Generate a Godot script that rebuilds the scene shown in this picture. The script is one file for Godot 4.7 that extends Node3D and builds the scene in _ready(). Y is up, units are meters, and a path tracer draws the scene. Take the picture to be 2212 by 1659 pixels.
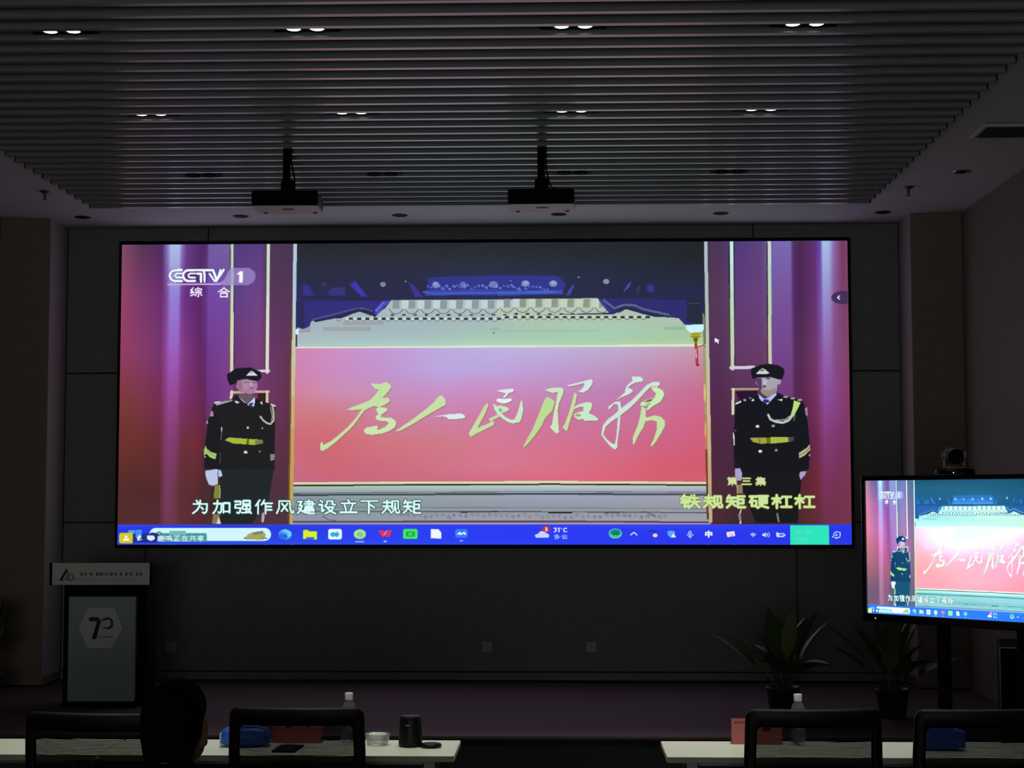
extends Node3D
# A dark conference hall: a lit screen wall over a low stage, a baffle ceiling, training tables and mesh chairs.

# ---------------------------------------------------------------- flat print: screens, cards
const STROKES := {
	"为": "28,8 36,22;12,30 84,30 82,78 72,92 62,86;48,8 44,45 32,70 10,92;54,52 64,66",
	"加": "8,28 50,28 48,80 40,90 32,84;28,8 27,40 20,70 6,92;60,25 60,88;60,25 92,25 92,88;60,80 92,80",
	"强": "8,14 38,14 38,34;38,34 12,34 10,56;10,56 38,56 36,82 28,92 20,86;52,10 88,10 88,30 52,30 52,10;50,42 90,42 90,64 50,64 50,42;70,30 70,86;46,88 92,84;84,74 95,92",
	"作": "28,6 8,42;20,30 20,94;52,6 38,36;44,26 94,26;60,26 60,94;60,48 90,48;60,70 92,70",
	"风": "20,12 20,55 8,92;20,12 76,12 78,60 84,86 94,88 95,74;34,28 64,76;64,28 32,78",
	"建": "46,16 84,16 84,46;40,30 96,30;46,46 84,46;42,60 90,60;38,74 94,74;65,4 65,86;8,16 28,16 14,40 30,42 22,68 6,92;12,58 34,82 60,92 96,92",
	"设": "14,8 26,20;6,36 24,36 24,80 36,70;50,12 48,32 38,44;50,12 78,12 78,34 92,36;44,52 84,52 72,74 40,94;52,60 70,80 94,94",
	"立": "48,4 54,18;14,26 88,26;30,38 38,72;72,36 60,78;6,86 96,86",
	"下": "6,12 94,12;46,12 46,94;52,36 76,54",
	"规": "12,22 48,22;8,46 52,46;30,6 30,46 22,70 6,90;32,56 48,78;58,12 58,62;58,12 90,12 90,62;74,26 72,60 62,80 50,92;78,62 78,84 84,90 96,88 96,74",
	"矩": "18,6 8,28;14,22 48,22;6,48 50,48;28,22 28,50 22,72 6,92;30,58 48,80;60,12 60,90;60,12 94,12;60,34 88,34 88,62 60,62;60,90 96,90",
	"第": "20,4 8,20;16,12 44,12;26,14 32,24;60,4 50,20;56,12 92,12;68,14 74,24;18,32 82,32 82,48 20,48 18,66 86,66 84,84 74,82;50,28 50,96;46,66 12,92",
	"三": "14,14 86,14;20,48 80,48;6,86 94,86",
	"集": "30,4 10,32;22,22 22,60;52,4 58,16;22,18 88,18;24,32 84,32;24,46 84,46;22,60 92,60;54,18 54,60;50,60 50,98;6,72 94,72;46,74 12,96;54,74 90,96",
	"铁": "22,4 6,30;18,18 42,18;12,38 40,38;6,56 42,56;24,38 24,90 42,76;58,8 50,32;56,24 92,24;46,50 96,50;72,6 72,50 62,74 44,94;72,52 96,92",
	"硬": "6,14 42,14;24,14 6,54;16,44 16,82;16,44 38,44 38,82 16,80;48,10 96,10;54,26 90,26 90,60 54,60 54,26;54,43 90,43;72,10 70,60 60,80 44,94;54,68 72,84 96,94",
	"杠": "4,28 46,28;26,4 26,96;24,32 6,66;28,36 44,56;54,16 96,16;74,16 74,86;48,88 98,88",
	"综": "26,4 8,30 24,32;24,32 6,58 34,52;6,84 36,72;66,2 72,12;46,30 46,16 94,16 94,30;54,36 86,36;44,52 96,52;70,52 70,94 62,90;54,64 44,84;84,64 96,82",
	"合": "50,4 30,26 4,44;50,4 70,26 96,44;32,42 68,42;22,58 22,96;22,58 78,58 78,96;22,92 78,92",
	"多": "44,4 12,34;34,18 70,18 50,40 20,54;40,28 54,36;60,42 24,72;50,54 88,54 66,80 20,98;48,64 62,74",
	"云": "20,16 80,16;6,42 94,42;46,42 22,86 80,84;66,62 88,94",
	"中": "14,28 14,66;14,28 86,28 86,66;14,62 86,62;50,4 50,98",
	"正": "12,12 88,12;52,12 52,88;52,48 84,48;28,42 28,88;6,88 94,88",
	"在": "8,24 94,24;46,4 34,44 6,70;26,52 26,96;44,54 88,54;66,38 66,90;38,90 96,90",
	"共": "14,26 86,26;34,6 34,56;66,6 66,56;4,56 96,56;36,66 12,94;64,66 90,94",
	"享": "50,2 50,16;6,18 94,18;26,30 74,30 74,46 26,46 26,30;18,58 78,58 54,70;54,70 54,96 40,94;4,76 96,76",
	"鹿": "50,2 54,12;14,16 92,16;14,16 14,60 4,94;24,30 84,30 84,52 24,52;42,18 42,52;64,18 64,52;26,60 26,94 44,86;26,74 46,72;86,62 60,76;58,58 58,88 66,94 94,92",
	"鸣": "6,20 6,70;6,20 34,20 34,68 6,66;62,4 52,18;46,18 84,18 82,44 74,42;46,18 46,62;58,28 66,34;46,58 92,58 90,92 80,94;40,76 80,76",
	"1": "30,22 54,6 54,94",
	"2": "16,24 36,8 70,12 78,32 60,58 18,92 84,92",
	"3": "18,12 78,12 46,42 78,58 76,82 46,94 16,82",
	"5": "78,8 28,8 24,44 62,40 80,62 66,90 20,88",
	"8": "50,8 24,24 50,48 78,70 50,92 22,70 50,48 76,24 50,8",
	"0": "50,8 22,32 22,70 50,92 78,70 78,32 50,8",
	":": "50,30 50,34;50,70 50,74",
}

class Painter:
	var im: Image
	var k: float
	var strokes: Dictionary
	func _init(w: float, h: float, scale: float, base: String, font: Dictionary):
		k = scale; strokes = font
		im = Image.create(int(w * k), int(h * k), false, Image.FORMAT_RGBA8); im.fill(Color(base))
	func points(s: String) -> PackedVector2Array:
		var r := PackedVector2Array()
		for t in s.split(" ", false):
			var c := t.split(",")
			r.append(Vector2(c[0].to_float(), c[1].to_float()) * k)
		return r
	func area(p: PackedVector2Array, c: Color) -> void:
		var lo := p[0].y
		var hi := p[0].y
		for q in p:
			lo = minf(lo, q.y); hi = maxf(hi, q.y)
		var row: Image
		if c.a < 1.0:
			row = Image.create(im.get_width(), 1, false, Image.FORMAT_RGBA8); row.fill(c)
		for y in range(maxi(0, int(lo)), mini(im.get_height(), int(hi) + 2)):
			var xs: Array[float] = []
			var yy := y + 0.5
			for i in p.size():
				var a := p[i]
				var b := p[(i + 1) % p.size()]
				if (a.y <= yy) != (b.y <= yy):
					xs.append(a.x + (yy - a.y) / (b.y - a.y) * (b.x - a.x))
			xs.sort()
			for i in range(0, xs.size() - 1, 2):
				var x0 := maxi(0, roundi(xs[i]))
				var x1 := mini(im.get_width(), roundi(xs[i + 1]))
				if x1 > x0:
					if row: im.blend_rect(row, Rect2i(0, 0, x1 - x0, 1), Vector2i(x0, y))
					else: im.fill_rect(Rect2i(x0, y, x1 - x0, 1), c)
	func fill(s: String, c: String) -> void: area(points(s), Color(c))
	func path(p: PackedVector2Array, w: float, c: Color) -> void:
		var r := w * k / 2
		for i in p.size():
			var ring := PackedVector2Array()
			for j in 10: ring.append(p[i] + Vector2.from_angle(j * TAU / 10) * r)
			area(ring, c)
			if i > 0 and p[i].distance_to(p[i - 1]) > 0.01:
				var n := (p[i] - p[i - 1]).normalized().orthogonal() * r
				area(PackedVector2Array([p[i] + n, p[i - 1] + n, p[i - 1] - n, p[i] - n]), c)
	func line(s: String, w: float, c: String) -> void: path(points(s), w, Color(c))
	func dot(x: float, y: float, rx: float, ry: float, c: String) -> void:
		var ring := PackedVector2Array()
		for j in 20: ring.append(Vector2(x + rx * cos(j * TAU / 20), y + ry * sin(j * TAU / 20)) * k)
		area(ring, Color(c))
	func box(x0: float, y0: float, x1: float, y1: float, c: String, r := 0.0) -> void:
		r = minf(r, minf(x1 - x0, y1 - y0) / 2)
		var ring := PackedVector2Array()
		for q in [[x1 - r, y1 - r, 0], [x0 + r, y1 - r, 1], [x0 + r, y0 + r, 2], [x1 - r, y0 + r, 3]]:
			for j in 6: ring.append((Vector2(q[0], q[1]) + Vector2.from_angle((q[2] + j / 5.0) * PI / 2) * r) * k)
		area(ring, Color(c))
	func glyphs(text: String, x0: float, y0: float, x1: float, y1: float, w: float, c: String, gap := 0.08) -> void:
		var pitch := (x1 - x0) / (text.length() - gap)
		for i in text.length():
			for s in strokes[text[i]].split(";"):
				var p := points(s)
				for j in p.size(): p[j] = Vector2(x0 + i * pitch, y0) * k + p[j] / 100.0 * Vector2(pitch * (1 - gap), y1 - y0)
				path(p, w, Color(c))
	func wash(x0: float, y0: float, x1: float, y1: float, at_x: String, at_y: String, rows: String) -> void:
		var xs := at_x.split_floats(" ")
		var ys := at_y.split_floats(" ")
		var grid := []
		for r in rows.split("/"):
			var l := []
			for c in r.split(" "):
				var v := c.split(",")
				l.append(Color8(v[0].to_int(), v[1].to_int(), v[2].to_int()))
			grid.append(l)
		var w := int((x1 - x0) / 2)
		var h := int((y1 - y0) / 6)
		var small := Image.create(w, h, false, Image.FORMAT_RGBA8)
		for px in w:
			var x := x0 + (px + 0.5) * (x1 - x0) / w
			var i := 0
			while i < xs.size() - 2 and xs[i + 1] < x: i += 1
			var fx := clampf((x - xs[i]) / (xs[i + 1] - xs[i]), 0, 1)
			for py in h:
				var y := y0 + (py + 0.5) * (y1 - y0) / h
				var j := 0
				while j < ys.size() - 2 and ys[j + 1] < y: j += 1
				var fy := clampf((y - ys[j]) / (ys[j + 1] - ys[j]), 0, 1)
				small.set_pixel(px, py, grid[j][i].lerp(grid[j][i + 1], fx).lerp(grid[j + 1][i].lerp(grid[j + 1][i + 1], fx), fy))
		small.resize(int((x1 - x0) * k), int((y1 - y0) * k), Image.INTERPOLATE_CUBIC)
		im.blit_rect(small, Rect2i(Vector2i.ZERO, small.get_size()), Vector2i(int(x0 * k), int(y0 * k)))
	func finish(w: int, h: int) -> Image:
		im.resize(w, h, Image.INTERPOLATE_BILINEAR)
		return im

func broadcast() -> Image:
	var p := Painter.new(1588, 652, 2.0, "28282c", STROKES)
	p.wash(-12, -6, 387, 616, "-2 42 89 101 109 127 133 143 175 188 193 244 252 304 334 384", "6 116 236 336 436 536 606", "134,78,104 92,54,86 80,45,96 140,120,190 168,190,228 168,188,226 140,120,190 106,62,136 80,44,100 84,50,110 116,92,162 116,96,164 84,60,122 90,64,130 76,56,86 72,54,82/150,70,105 124,58,106 108,48,112 125,75,150 146,130,216 146,128,214 118,66,150 106,48,126 92,40,104 100,56,134 116,72,162 112,74,162 96,64,134 112,68,134 88,54,90 84,54,84/148,62,98 136,60,106 118,54,110 150,70,150 155,95,192 155,92,192 140,70,150 126,58,128 100,40,102 100,46,112 114,60,142 126,66,146 106,58,116 122,66,122 104,56,102 98,52,84/128,58,58 122,56,72 118,46,84 138,60,122 150,75,150 146,72,140 130,56,118 124,50,108 108,42,86 96,42,92 110,54,122 126,60,140 110,56,100 112,56,102 110,54,96 96,50,72/108,50,46 108,50,48 100,45,52 126,58,100 132,62,112 126,60,104 112,52,74 110,48,60 112,44,54 88,42,54 92,46,64 92,50,82 80,44,70 86,46,72 96,50,78 88,48,66/84,45,42 82,43,43 82,42,46 116,56,86 120,60,95 110,54,76 98,48,56 95,47,52 90,44,50 72,43,48 74,44,50 62,45,52 60,42,52 64,44,56 78,50,64 80,50,60/82,45,46 85,46,48 85,43,49 112,56,76 115,58,85 108,54,70 100,49,60 95,48,55 90,45,50 80,45,50 80,45,50 76,46,56 74,46,56 74,46,58 82,52,64 78,50,60")
	p.wash(1276, -10, 1603, 616, "1278 1311 1341 1401 1423 1464 1471 1487 1517 1529 1535 1548 1558 1576 1598", "6 116 236 336 436 536 606", "76,52,84 78,54,88 82,58,122 92,68,124 118,102,176 122,108,178 84,50,104 76,40,82 96,48,116 110,70,170 166,192,232 164,186,230 140,110,180 120,58,96 122,78,106/82,56,84 88,58,88 96,58,124 102,66,122 116,86,156 120,84,154 84,42,100 76,40,84 98,52,112 122,84,176 150,150,212 150,138,200 136,90,150 124,62,104 126,70,106/84,50,88 86,52,90 98,58,102 104,62,106 114,70,142 118,70,140 84,46,92 88,44,84 112,58,108 134,80,156 146,104,172 144,100,166 132,76,130 128,70,110 128,68,104/84,44,76 84,44,78 90,48,84 96,52,88 112,60,124 114,60,124 84,40,80 90,40,78 120,50,98 134,70,146 142,78,156 138,74,150 136,70,140 132,62,112 132,58,96/78,40,66 78,40,68 76,40,66 80,42,72 100,50,100 104,50,104 80,38,70 84,36,62 110,42,78 124,56,108 130,60,116 126,58,110 122,56,106 120,56,98 122,56,90/74,40,56 74,42,58 72,40,56 74,40,58 90,46,82 98,46,84 80,40,60 92,38,46 110,42,58 118,50,84 120,52,90 118,50,86 116,50,82 118,52,80 118,54,80/74,42,50 74,44,52 60,40,46 60,40,46 70,40,56 76,42,58 70,40,48 86,44,44 96,46,56 108,50,72 110,50,76 110,50,76 112,52,76 116,54,76 116,54,76")
	p.wash(384, -10, 1278, 232, "382 505 646 827 999 1150 1280", "-4 36 76 116 176", "40,40,44 40,39,44 41,40,45 39,41,46 37,41,45 36,39,43 34,37,39/43,47,56 44,47,58 45,48,60 42,48,58 39,45,56 38,43,52 35,39,44/43,46,72 44,46,70 45,47,72 44,50,80 42,48,72 40,44,64 37,44,60/46,46,98 44,44,80 44,44,74 44,46,86 43,45,74 42,42,76 42,42,82/51,48,108 50,47,108 51,51,110 51,51,112 48,48,108 46,46,102 42,42,80")
	p.fill("400.1,87 414.4,91.4 425.6,113.1 401.5,114.1", "34348a")
	p.fill("456.3,104.6 467.1,95.9 493.5,96.1 493.6,113.4 458.5,113.3", "33387a")
	p.fill("502.2,89.6 515.3,81 544.1,116.9 531,116.9", "3c34a4")
	p.fill("508.4,93.5 515.3,84.2 530.9,104.9 537.5,115.8 528.7,113.6", "4338b0")
	p.fill("631.7,85.9 644.9,92.4 664.8,117.5 647.2,117.4", "393a8a")
	p.fill("675.5,77.4 690.9,74.2 847.2,71.7 847.3,115 673.5,114.3", "34388c")
	p.fill("669.1,103.4 847.3,100.9 847.3,113.3 669.2,115.3", "3a48a8")
	p.fill("827,71.6 958.7,73.3 976.3,89.6 969.7,113.4 827.1,114.9", "34388c")
	p.fill("827,104.1 967.5,104.7 971.9,112.3 827.1,116", "3a50ac")
	p.line("664.7,106.6 691.1,110.4 847.3,109", 3, "4a62c8")
	p.line("827.1,110.2 892.9,108.7 956.5,108.2", 3, "4a66cc")
	p.dot(692.7, 91.6, 8.2, 6.9, "7484bc")
	p.dot(691.8, 88.7, 5.2, 4.3, "8c9ac4")
	p.dot(752.4, 91.8, 7.8, 6.9, "5e62b4")
	p.dot(751.6, 89, 5.2, 4.3, "6a70bc")
	p.dot(820.5, 92.1, 8.2, 6.9, "7484bc")
	p.dot(819.6, 89.3, 5.2, 4.3, "8c9ac4")
	p.dot(888.5, 89.6, 9.1, 6.9, "7c90c0")
	p.dot(889.4, 87.5, 5.2, 3.9, "90a4cc")
	p.dot(949.1, 89.9, 9.1, 6.9, "7c90c0")
	p.dot(949.9, 87.8, 5.2, 3.9, "90a4cc")
	p.dot(818.2, 90.6, 8.7, 6.9, "6c7cb8")
	p.line("673.4,95.2 675.1,93.2 676.9,95.3 675.9,96.6", 1.6, "6470c4")
	p.line("681.4,97.6 683,95.6 684.7,97.6 683.7,98.9", 1.6, "8088d8")
	p.line("689.2,96.9 692.4,93.2 695.5,96.9 693.7,99.4", 1.6, "8088d8")
	p.line("697.1,95.2 699.6,92.3 702.1,95.2 700.6,97.2", 1.6, "9aa0dc")
	p.line("705.1,100.6 708,97 711,100.6 709.3,103", 1.6, "9aa0dc")
	p.line("712.9,95.2 716.1,91.5 719.3,95.2 717.4,97.7", 1.6, "9aa0dc")
	p.line("720.9,100.8 722.7,98.6 724.6,100.9 723.5,102.3", 1.6, "9aa0dc")
	p.line("728.8,96 731.8,92.4 734.9,96 733,98.4", 1.6, "9aa0dc")
	p.line("736.6,94.1 739.2,91 741.8,94.1 740.3,96.2", 1.6, "6470c4")
	p.line("744.6,98.1 746.4,96 748.3,98.2 747.2,99.6", 1.6, "6470c4")
	p.line("752.5,96 755.6,92.2 758.8,96.1 756.9,98.6", 1.6, "9aa0dc")
	p.line("760.3,93.5 762.4,91 764.4,93.5 763.2,95.1", 1.6, "9aa0dc")
	p.line("768.3,101.5 770.7,98.6 773.1,101.5 771.7,103.5", 1.6, "6470c4")
	p.line("776.2,97.5 778.2,95.1 780.2,97.5 779,99.1", 1.6, "6470c4")
	p.line("784.1,95 786.1,92.6 788.2,95.1 787,96.7", 1.6, "8088d8")
	p.line("792,94.3 794.3,91.5 796.7,94.3 795.2,96.2", 1.6, "9aa0dc")
	p.line("799.9,98.5 802.5,95.4 805.2,98.5 803.6,100.6", 1.6, "9aa0dc")
	p.line("807.8,95 810.5,91.8 813.2,95 811.6,97.2", 1.6, "8088d8")
	p.line("815.7,97.6 817.6,95.3 819.4,97.6 818.3,99.1", 1.6, "6470c4")
	p.line("823.6,96.3 825.7,93.8 827.9,96.3 826.6,98", 1.6, "9aa0dc")
	p.line("831.5,99.8 833.4,97.5 835.2,99.8 834.1,101.3", 1.6, "9aa0dc")
	p.line("839.4,94.7 841,92.8 842.7,94.7 841.7,96", 1.6, "7078cc")
	p.line("847.3,96.4 849.8,93.4 852.4,96.5 850.9,98.5", 1.6, "7078cc")
	p.line("855.2,95 858.3,91.2 861.5,95 859.6,97.5", 1.6, "9aa0dc")
	p.line("863.1,98.2 864.7,96.3 866.3,98.3 865.3,99.5", 1.6, "8088d8")
	p.line("871,102.4 874.2,98.6 877.4,102.5 875.5,105", 1.6, "9aa0dc")
	p.line("878.9,94.1 880.9,91.7 883,94.1 881.7,95.7", 1.6, "7078cc")
	p.line("886.8,101.4 889,98.7 891.3,101.4 889.9,103.2", 1.6, "8088d8")
	p.line("894.7,96.8 896.5,94.6 898.4,96.8 897.3,98.3", 1.6, "6470c4")
	p.line("902.6,96.8 904.6,94.5 906.5,96.8 905.3,98.4", 1.6, "7078cc")
	p.line("910.5,97.2 912,95.4 913.6,97.2 912.7,98.5", 1.6, "8088d8")
	p.line("918.4,98.4 920.6,95.9 922.7,98.5 921.4,100.2", 1.6, "9aa0dc")
	p.line("926.3,103.7 928.8,100.7 931.4,103.7 929.8,105.7", 1.6, "6470c4")
	p.line("934.2,103.5 936.5,100.9 938.7,103.6 937.4,105.4", 1.6, "7078cc")
	p.dot(576.8, 89.9, 6.5, 5.4, "7c8896")
	p.dot(1064.5, 86.1, 6.9, 5.6, "8890a0")
	p.dot(626.4, 83.7, 1.7, 1.7, "98a0a4")
	p.dot(1004.4, 76.3, 1.5, 1.5, "d0d4dc")
	p.dot(856.4, 83.4, 1.3, 1.3, "a8b0d0")
	p.dot(447.3, 89.3, 5.6, 4.3, "3c3c54")
	p.fill("1100.2,109.7 1110.2,94.6 1120.1,83.8 1114.5,98.9", "4a4cc0")
	p.fill("1129.9,109.8 1134.3,94.7 1138.7,99 1134.2,112", "3a3a5c")
	p.dot(1160.6, 101.3, 8.7, 8.7, "363888")
	p.fill("976.3,115.6 989.5,94 996,93 985,115.6", "4648a8")
	p.line("399.3,116.3 515.6,119 592.4,124.7", 4, "2e2c48")
	p.wash(389, 164, 1278, 228, "384 505 646 787 928 1079 1280", "166 191 211 228", "168,178,188 164,180,186 164,184,188 166,188,184 176,198,184 174,200,184 164,192,164/168,184,190 166,184,192 164,184,196 166,192,184 166,200,176 166,204,180 168,196,164/170,188,194 168,194,194 168,196,192 168,204,184 168,206,176 168,204,174 172,200,160/180,204,196 178,208,194 178,212,192 184,220,192 180,218,184 182,216,180 184,212,168")
	p.box(811.9, 185.3, 831.6, 190.8, "98b49c", 0)
	p.box(1190.9, 184.7, 1232.4, 191.4, "98b69c", 0)
	p.line("827.2,191.9 980.5,193.6 1046.2,191.7", 1.5, "9cba9c")
	p.dot(819.4, 196.6, 1.7, 2.2, "5c7c68")
	p.box(489.7, 168.8, 579.6, 177.9, "9ca4aa", 0)
	p.box(446, 182.7, 551.2, 190.8, "9ca4aa", 0)
	p.fill("595.1,124.3 857.8,123.7 857.9,160.6 555.4,159.3 581.6,142.1", "aabcc0")
	p.fill("827.1,123.6 1045.3,122 1055.2,137.6 1070.5,153.9 827.1,160.5", "b6c4b4")
	p.fill("421.8,170.7 485.3,163.3 524.6,148.3 551,158.2 857.9,158.4 857.9,172.5", "a6b6bc")
	p.fill("827.1,158.3 1079.2,157.2 1107.8,146.5 1147.2,157.5 1182.2,166.3 1226,168.7 1230.3,179.5 827.2,171.3", "aec4ae")
	p.fill("599,124.8 613,124.8 612.3,143.1 598.2,143", "8c989e")
	p.fill("618.7,124.9 632.8,124.9 633.3,140.1 627.6,143.6 620.2,143.1 617.1,139.2", "c2d2d4")
	p.line("589.9,143.8 597,152.1 605.8,154.7 614.5,151.7 621.5,144", 1.3, "4e5a60")
	p.fill("633.7,124.9 647.7,125 646.9,143.2 632.9,143.1", "8c989e")
	p.fill("653.4,125 667.4,125.1 668,140.3 662.3,143.7 654.8,143.2 651.7,139.3", "c2d2d4")
	p.line("624.6,144 631.6,152.3 640.4,154.9 649.2,151.9 656.1,144.1", 1.3, "4e5a60")
	p.fill("668.3,125.1 682.4,125.1 681.6,143.4 667.5,143.3", "8c989e")
	p.fill("688.1,125.2 702.1,125.2 702.6,140.4 696.9,143.9 689.5,143.4 686.4,139.5", "c2d2d4")
	p.line("659.2,144.1 666.3,152.4 675,155 683.8,152 690.8,144.3", 1.3, "4e5a60")
	p.fill("703,125.2 717,125.3 716.2,143.5 702.2,143.4", "8c989e")
	p.fill("722.7,125.3 736.8,125.4 737.2,140.6 731.6,144 724.1,143.5 721,139.6", "c2d2d4")
	p.line("693.8,144.3 700.9,152.6 709.7,155.2 718.4,152.2 725.4,144.4", 1.3, "4e5a60")
	p.fill("737.6,125.4 751.7,125.4 750.9,143.7 736.8,143.6", "8c989e")
	p.fill("757.4,125.5 771.4,125.5 771.9,140.7 766.2,144.2 758.7,143.7 755.7,139.8", "c2d2d4")
	p.line("728.5,144.4 735.5,152.7 744.3,155.3 753.1,152.3 760.1,144.6", 1.3, "4e5a60")
	p.fill("772.3,125.5 786.3,125.6 785.5,143.8 771.5,143.7", "8c989e")
	p.fill("792,125.6 806.1,125.7 806.5,140.9 800.8,144.3 793.4,143.8 790.3,139.9", "c2d2d4")
	p.line("763.1,144.6 770.2,152.9 779,155.5 787.7,152.5 794.7,144.7", 1.3, "4e5a60")
	p.fill("806.9,125.7 821,125.8 820.1,144 806.1,143.9", "8c989e")
	p.fill("826.7,125.8 840.7,125.8 841.2,141 835.5,144.5 828,144 825,140.1", "c2d2d4")
	p.line("797.8,144.7 804.8,153 813.6,155.6 822.3,152.6 829.4,144.9", 1.3, "4e5a60")
	p.fill("841.6,122.8 855.6,122.9 854.7,141.1 840.7,141", "8c989e")
	p.fill("861.3,122.9 875.3,123 875.8,138.1 870.1,141.6 862.6,141.1 859.6,137.2", "c2d2d4")
	p.line("832.4,141.8 839.4,150.1 848.2,152.8 856.9,149.8 864,142", 1.3, "4e5a60")
	p.fill("876.2,123 890.3,123 889.4,141.2 875.4,141.2", "8c9a84")
	p.fill("896,123.1 910,123.1 910.4,138.3 904.7,141.7 897.3,141.3 894.2,137.3", "c2d0c0")
	p.line("867,142 874,150.3 882.8,152.9 891.6,149.9 898.6,142.1", 1.3, "4e5a60")
	p.fill("910.9,123.1 924.9,123.2 924,141.4 910,141.3", "8c9a84")
	p.fill("930.6,123.2 944.7,123.3 945.1,138.4 939.4,141.9 931.9,141.4 928.9,137.5", "c2d0c0")
	p.line("901.7,142.1 908.7,150.4 917.5,153.1 926.2,150.1 933.2,142.3", 1.3, "4e5a60")
	p.fill("945.5,123.3 959.6,123.3 958.7,141.5 944.6,141.5", "8c9a84")
	p.fill("965.3,123.4 979.3,123.4 979.7,138.6 974,142 966.6,141.6 963.5,137.7", "c2d0c0")
	p.line("936.3,142.3 943.3,150.6 952.1,153.2 960.9,150.2 967.9,142.4", 1.3, "4e5a60")
	p.fill("980.2,123.4 994.2,123.5 993.3,141.7 979.3,141.6", "8c9a84")
	p.fill("999.9,123.5 1014,123.6 1014.4,138.7 1008.7,142.2 1001.2,141.7 998.2,137.8", "c2d0c0")
	p.line("971,142.4 978,150.7 986.7,153.3 995.5,150.4 1002.5,142.6", 1.3, "4e5a60")
	p.fill("1014.9,123.6 1028.9,123.6 1028,141.8 1013.9,141.8", "8c9a84")
	p.fill("1034.6,123.7 1048.6,123.7 1049,138.9 1043.3,142.3 1035.9,141.9 1032.8,138", "c2d0c0")
	p.line("1005.6,142.6 1012.6,150.9 1021.4,153.5 1030.1,150.5 1037.2,142.7", 1.3, "4e5a60")
	p.fill("1049.5,123.7 1063.5,123.8 1062.6,142 1048.6,141.9", "8c9a84")
	p.fill("1069.3,123.8 1083.3,123.9 1083.7,139 1078,142.5 1070.5,142 1067.5,138.1", "c2d0c0")
	p.line("1040.2,142.8 1047.2,151 1056,153.6 1064.8,150.7 1071.8,142.9", 1.3, "4e5a60")
	p.fill("1084.2,123.9 1098.2,123.9 1097.3,142.1 1083.2,142.1", "8c9a84")
	p.fill("1103.9,124 1117.9,124 1118.3,139.2 1112.6,142.6 1105.2,142.2 1102.1,138.3", "c2d0c0")
	p.line("1074.9,142.9 1081.9,151.2 1090.6,153.8 1099.4,150.8 1106.5,143", 1.3, "4e5a60")
	p.box(594.6, 155.1, 602.1, 158, "28322f", 0)
	p.box(619.2, 155.2, 626.6, 158.1, "28322f", 0)
	p.box(643.7, 155.3, 651.2, 158.2, "28322f", 0)
	p.box(668.3, 155.4, 675.7, 158.3, "28322f", 0)
	p.box(692.8, 155.6, 700.3, 158.4, "28322f", 0)
	p.box(717.4, 155.7, 724.8, 158.5, "28322f", 0)
	p.box(741.9, 155.8, 749.4, 158.6, "28322f", 0)
	p.box(766.5, 155.9, 773.9, 158.7, "28322f", 0)
	p.box(791, 156, 798.5, 158.8, "28322f", 0)
	p.box(815.6, 156.1, 823, 158.9, "28322f", 0)
	p.box(840.1, 156.2, 847.6, 159, "28322f", 0)
	p.box(864.6, 154.1, 872.1, 157, "28322f", 0)
	p.box(889.2, 154.2, 896.6, 157.1, "28322f", 0)
	p.box(913.7, 154.3, 921.2, 157.2, "28322f", 0)
	p.box(938.3, 154.4, 945.7, 157.3, "28322f", 0)
	p.box(962.8, 154.5, 970.3, 157.4, "28322f", 0)
	p.box(987.4, 154.7, 994.8, 157.5, "28322f", 0)
	p.box(1011.9, 154.8, 1019.4, 157.6, "28322f", 0)
	p.box(1036.5, 154.9, 1043.9, 157.7, "28322f", 0)
	p.line("475.2,166.8 480.1,170.7 484.9,166.8", 1.2, "56645e")
	p.box(502.4, 162.3, 511.6, 166.7, "2a3432", 0)
	p.dot(498, 165.6, 4.8, 4.8, "c4d4d6")
	p.line("493.2,166.9 498.1,170.8 502.9,166.9", 1.2, "56645e")
	p.box(520.3, 162.4, 529.6, 166.8, "2a3432", 0)
	p.dot(516, 165.7, 4.8, 4.8, "c4d4d6")
	p.line("511.2,166.9 516,170.9 520.8,167", 1.2, "56645e")
	p.box(538.3, 162.5, 547.6, 166.9, "2a3432", 0)
	p.dot(534, 165.7, 4.8, 4.8, "c4d4d6")
	p.line("529.2,167 534,170.9 538.8,167.1", 1.2, "56645e")
	p.box(556.3, 162.6, 565.5, 166.9, "2a3432", 0)
	p.dot(551.9, 165.8, 4.8, 4.8, "c4d4d6")
	p.line("547.1,167.1 552,171 556.8,167.1", 1.2, "56645e")
	p.box(574.3, 162.6, 583.5, 167, "2a3432", 0)
	p.dot(569.9, 165.9, 4.8, 4.8, "c4d4d6")
	p.line("565.1,167.2 569.9,171.1 574.7,167.2", 1.2, "56645e")
	p.box(592.2, 162.7, 601.5, 167.1, "2a3432", 0)
	p.dot(587.9, 166, 4.8, 4.8, "c4d4d6")
	p.line("583.1,167.2 587.9,171.2 592.7,167.3", 1.2, "56645e")
	p.box(610.2, 162.8, 619.4, 167.2, "2a3432", 0)
	p.dot(605.8, 166, 4.8, 4.8, "c4d4d6")
	p.line("601,167.3 605.9,171.2 610.7,167.4", 1.2, "56645e")
	p.box(628.2, 162.9, 637.4, 167.3, "2a3432", 0)
	p.dot(623.8, 166.1, 4.8, 4.8, "c4d4d6")
	p.line("619,167.4 623.8,171.3 628.6,167.4", 1.2, "56645e")
	p.box(646.2, 162.9, 655.4, 167.3, "2a3432", 0)
	p.dot(641.8, 166.2, 4.8, 4.8, "c4d4d6")
	p.line("637,167.5 641.8,171.4 646.6,167.5", 1.2, "56645e")
	p.box(664.1, 163, 673.4, 167.4, "2a3432", 0)
	p.dot(659.8, 166.3, 4.8, 4.8, "c4d4d6")
	p.line("654.9,167.5 659.8,171.5 664.6,167.6", 1.2, "56645e")
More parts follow.
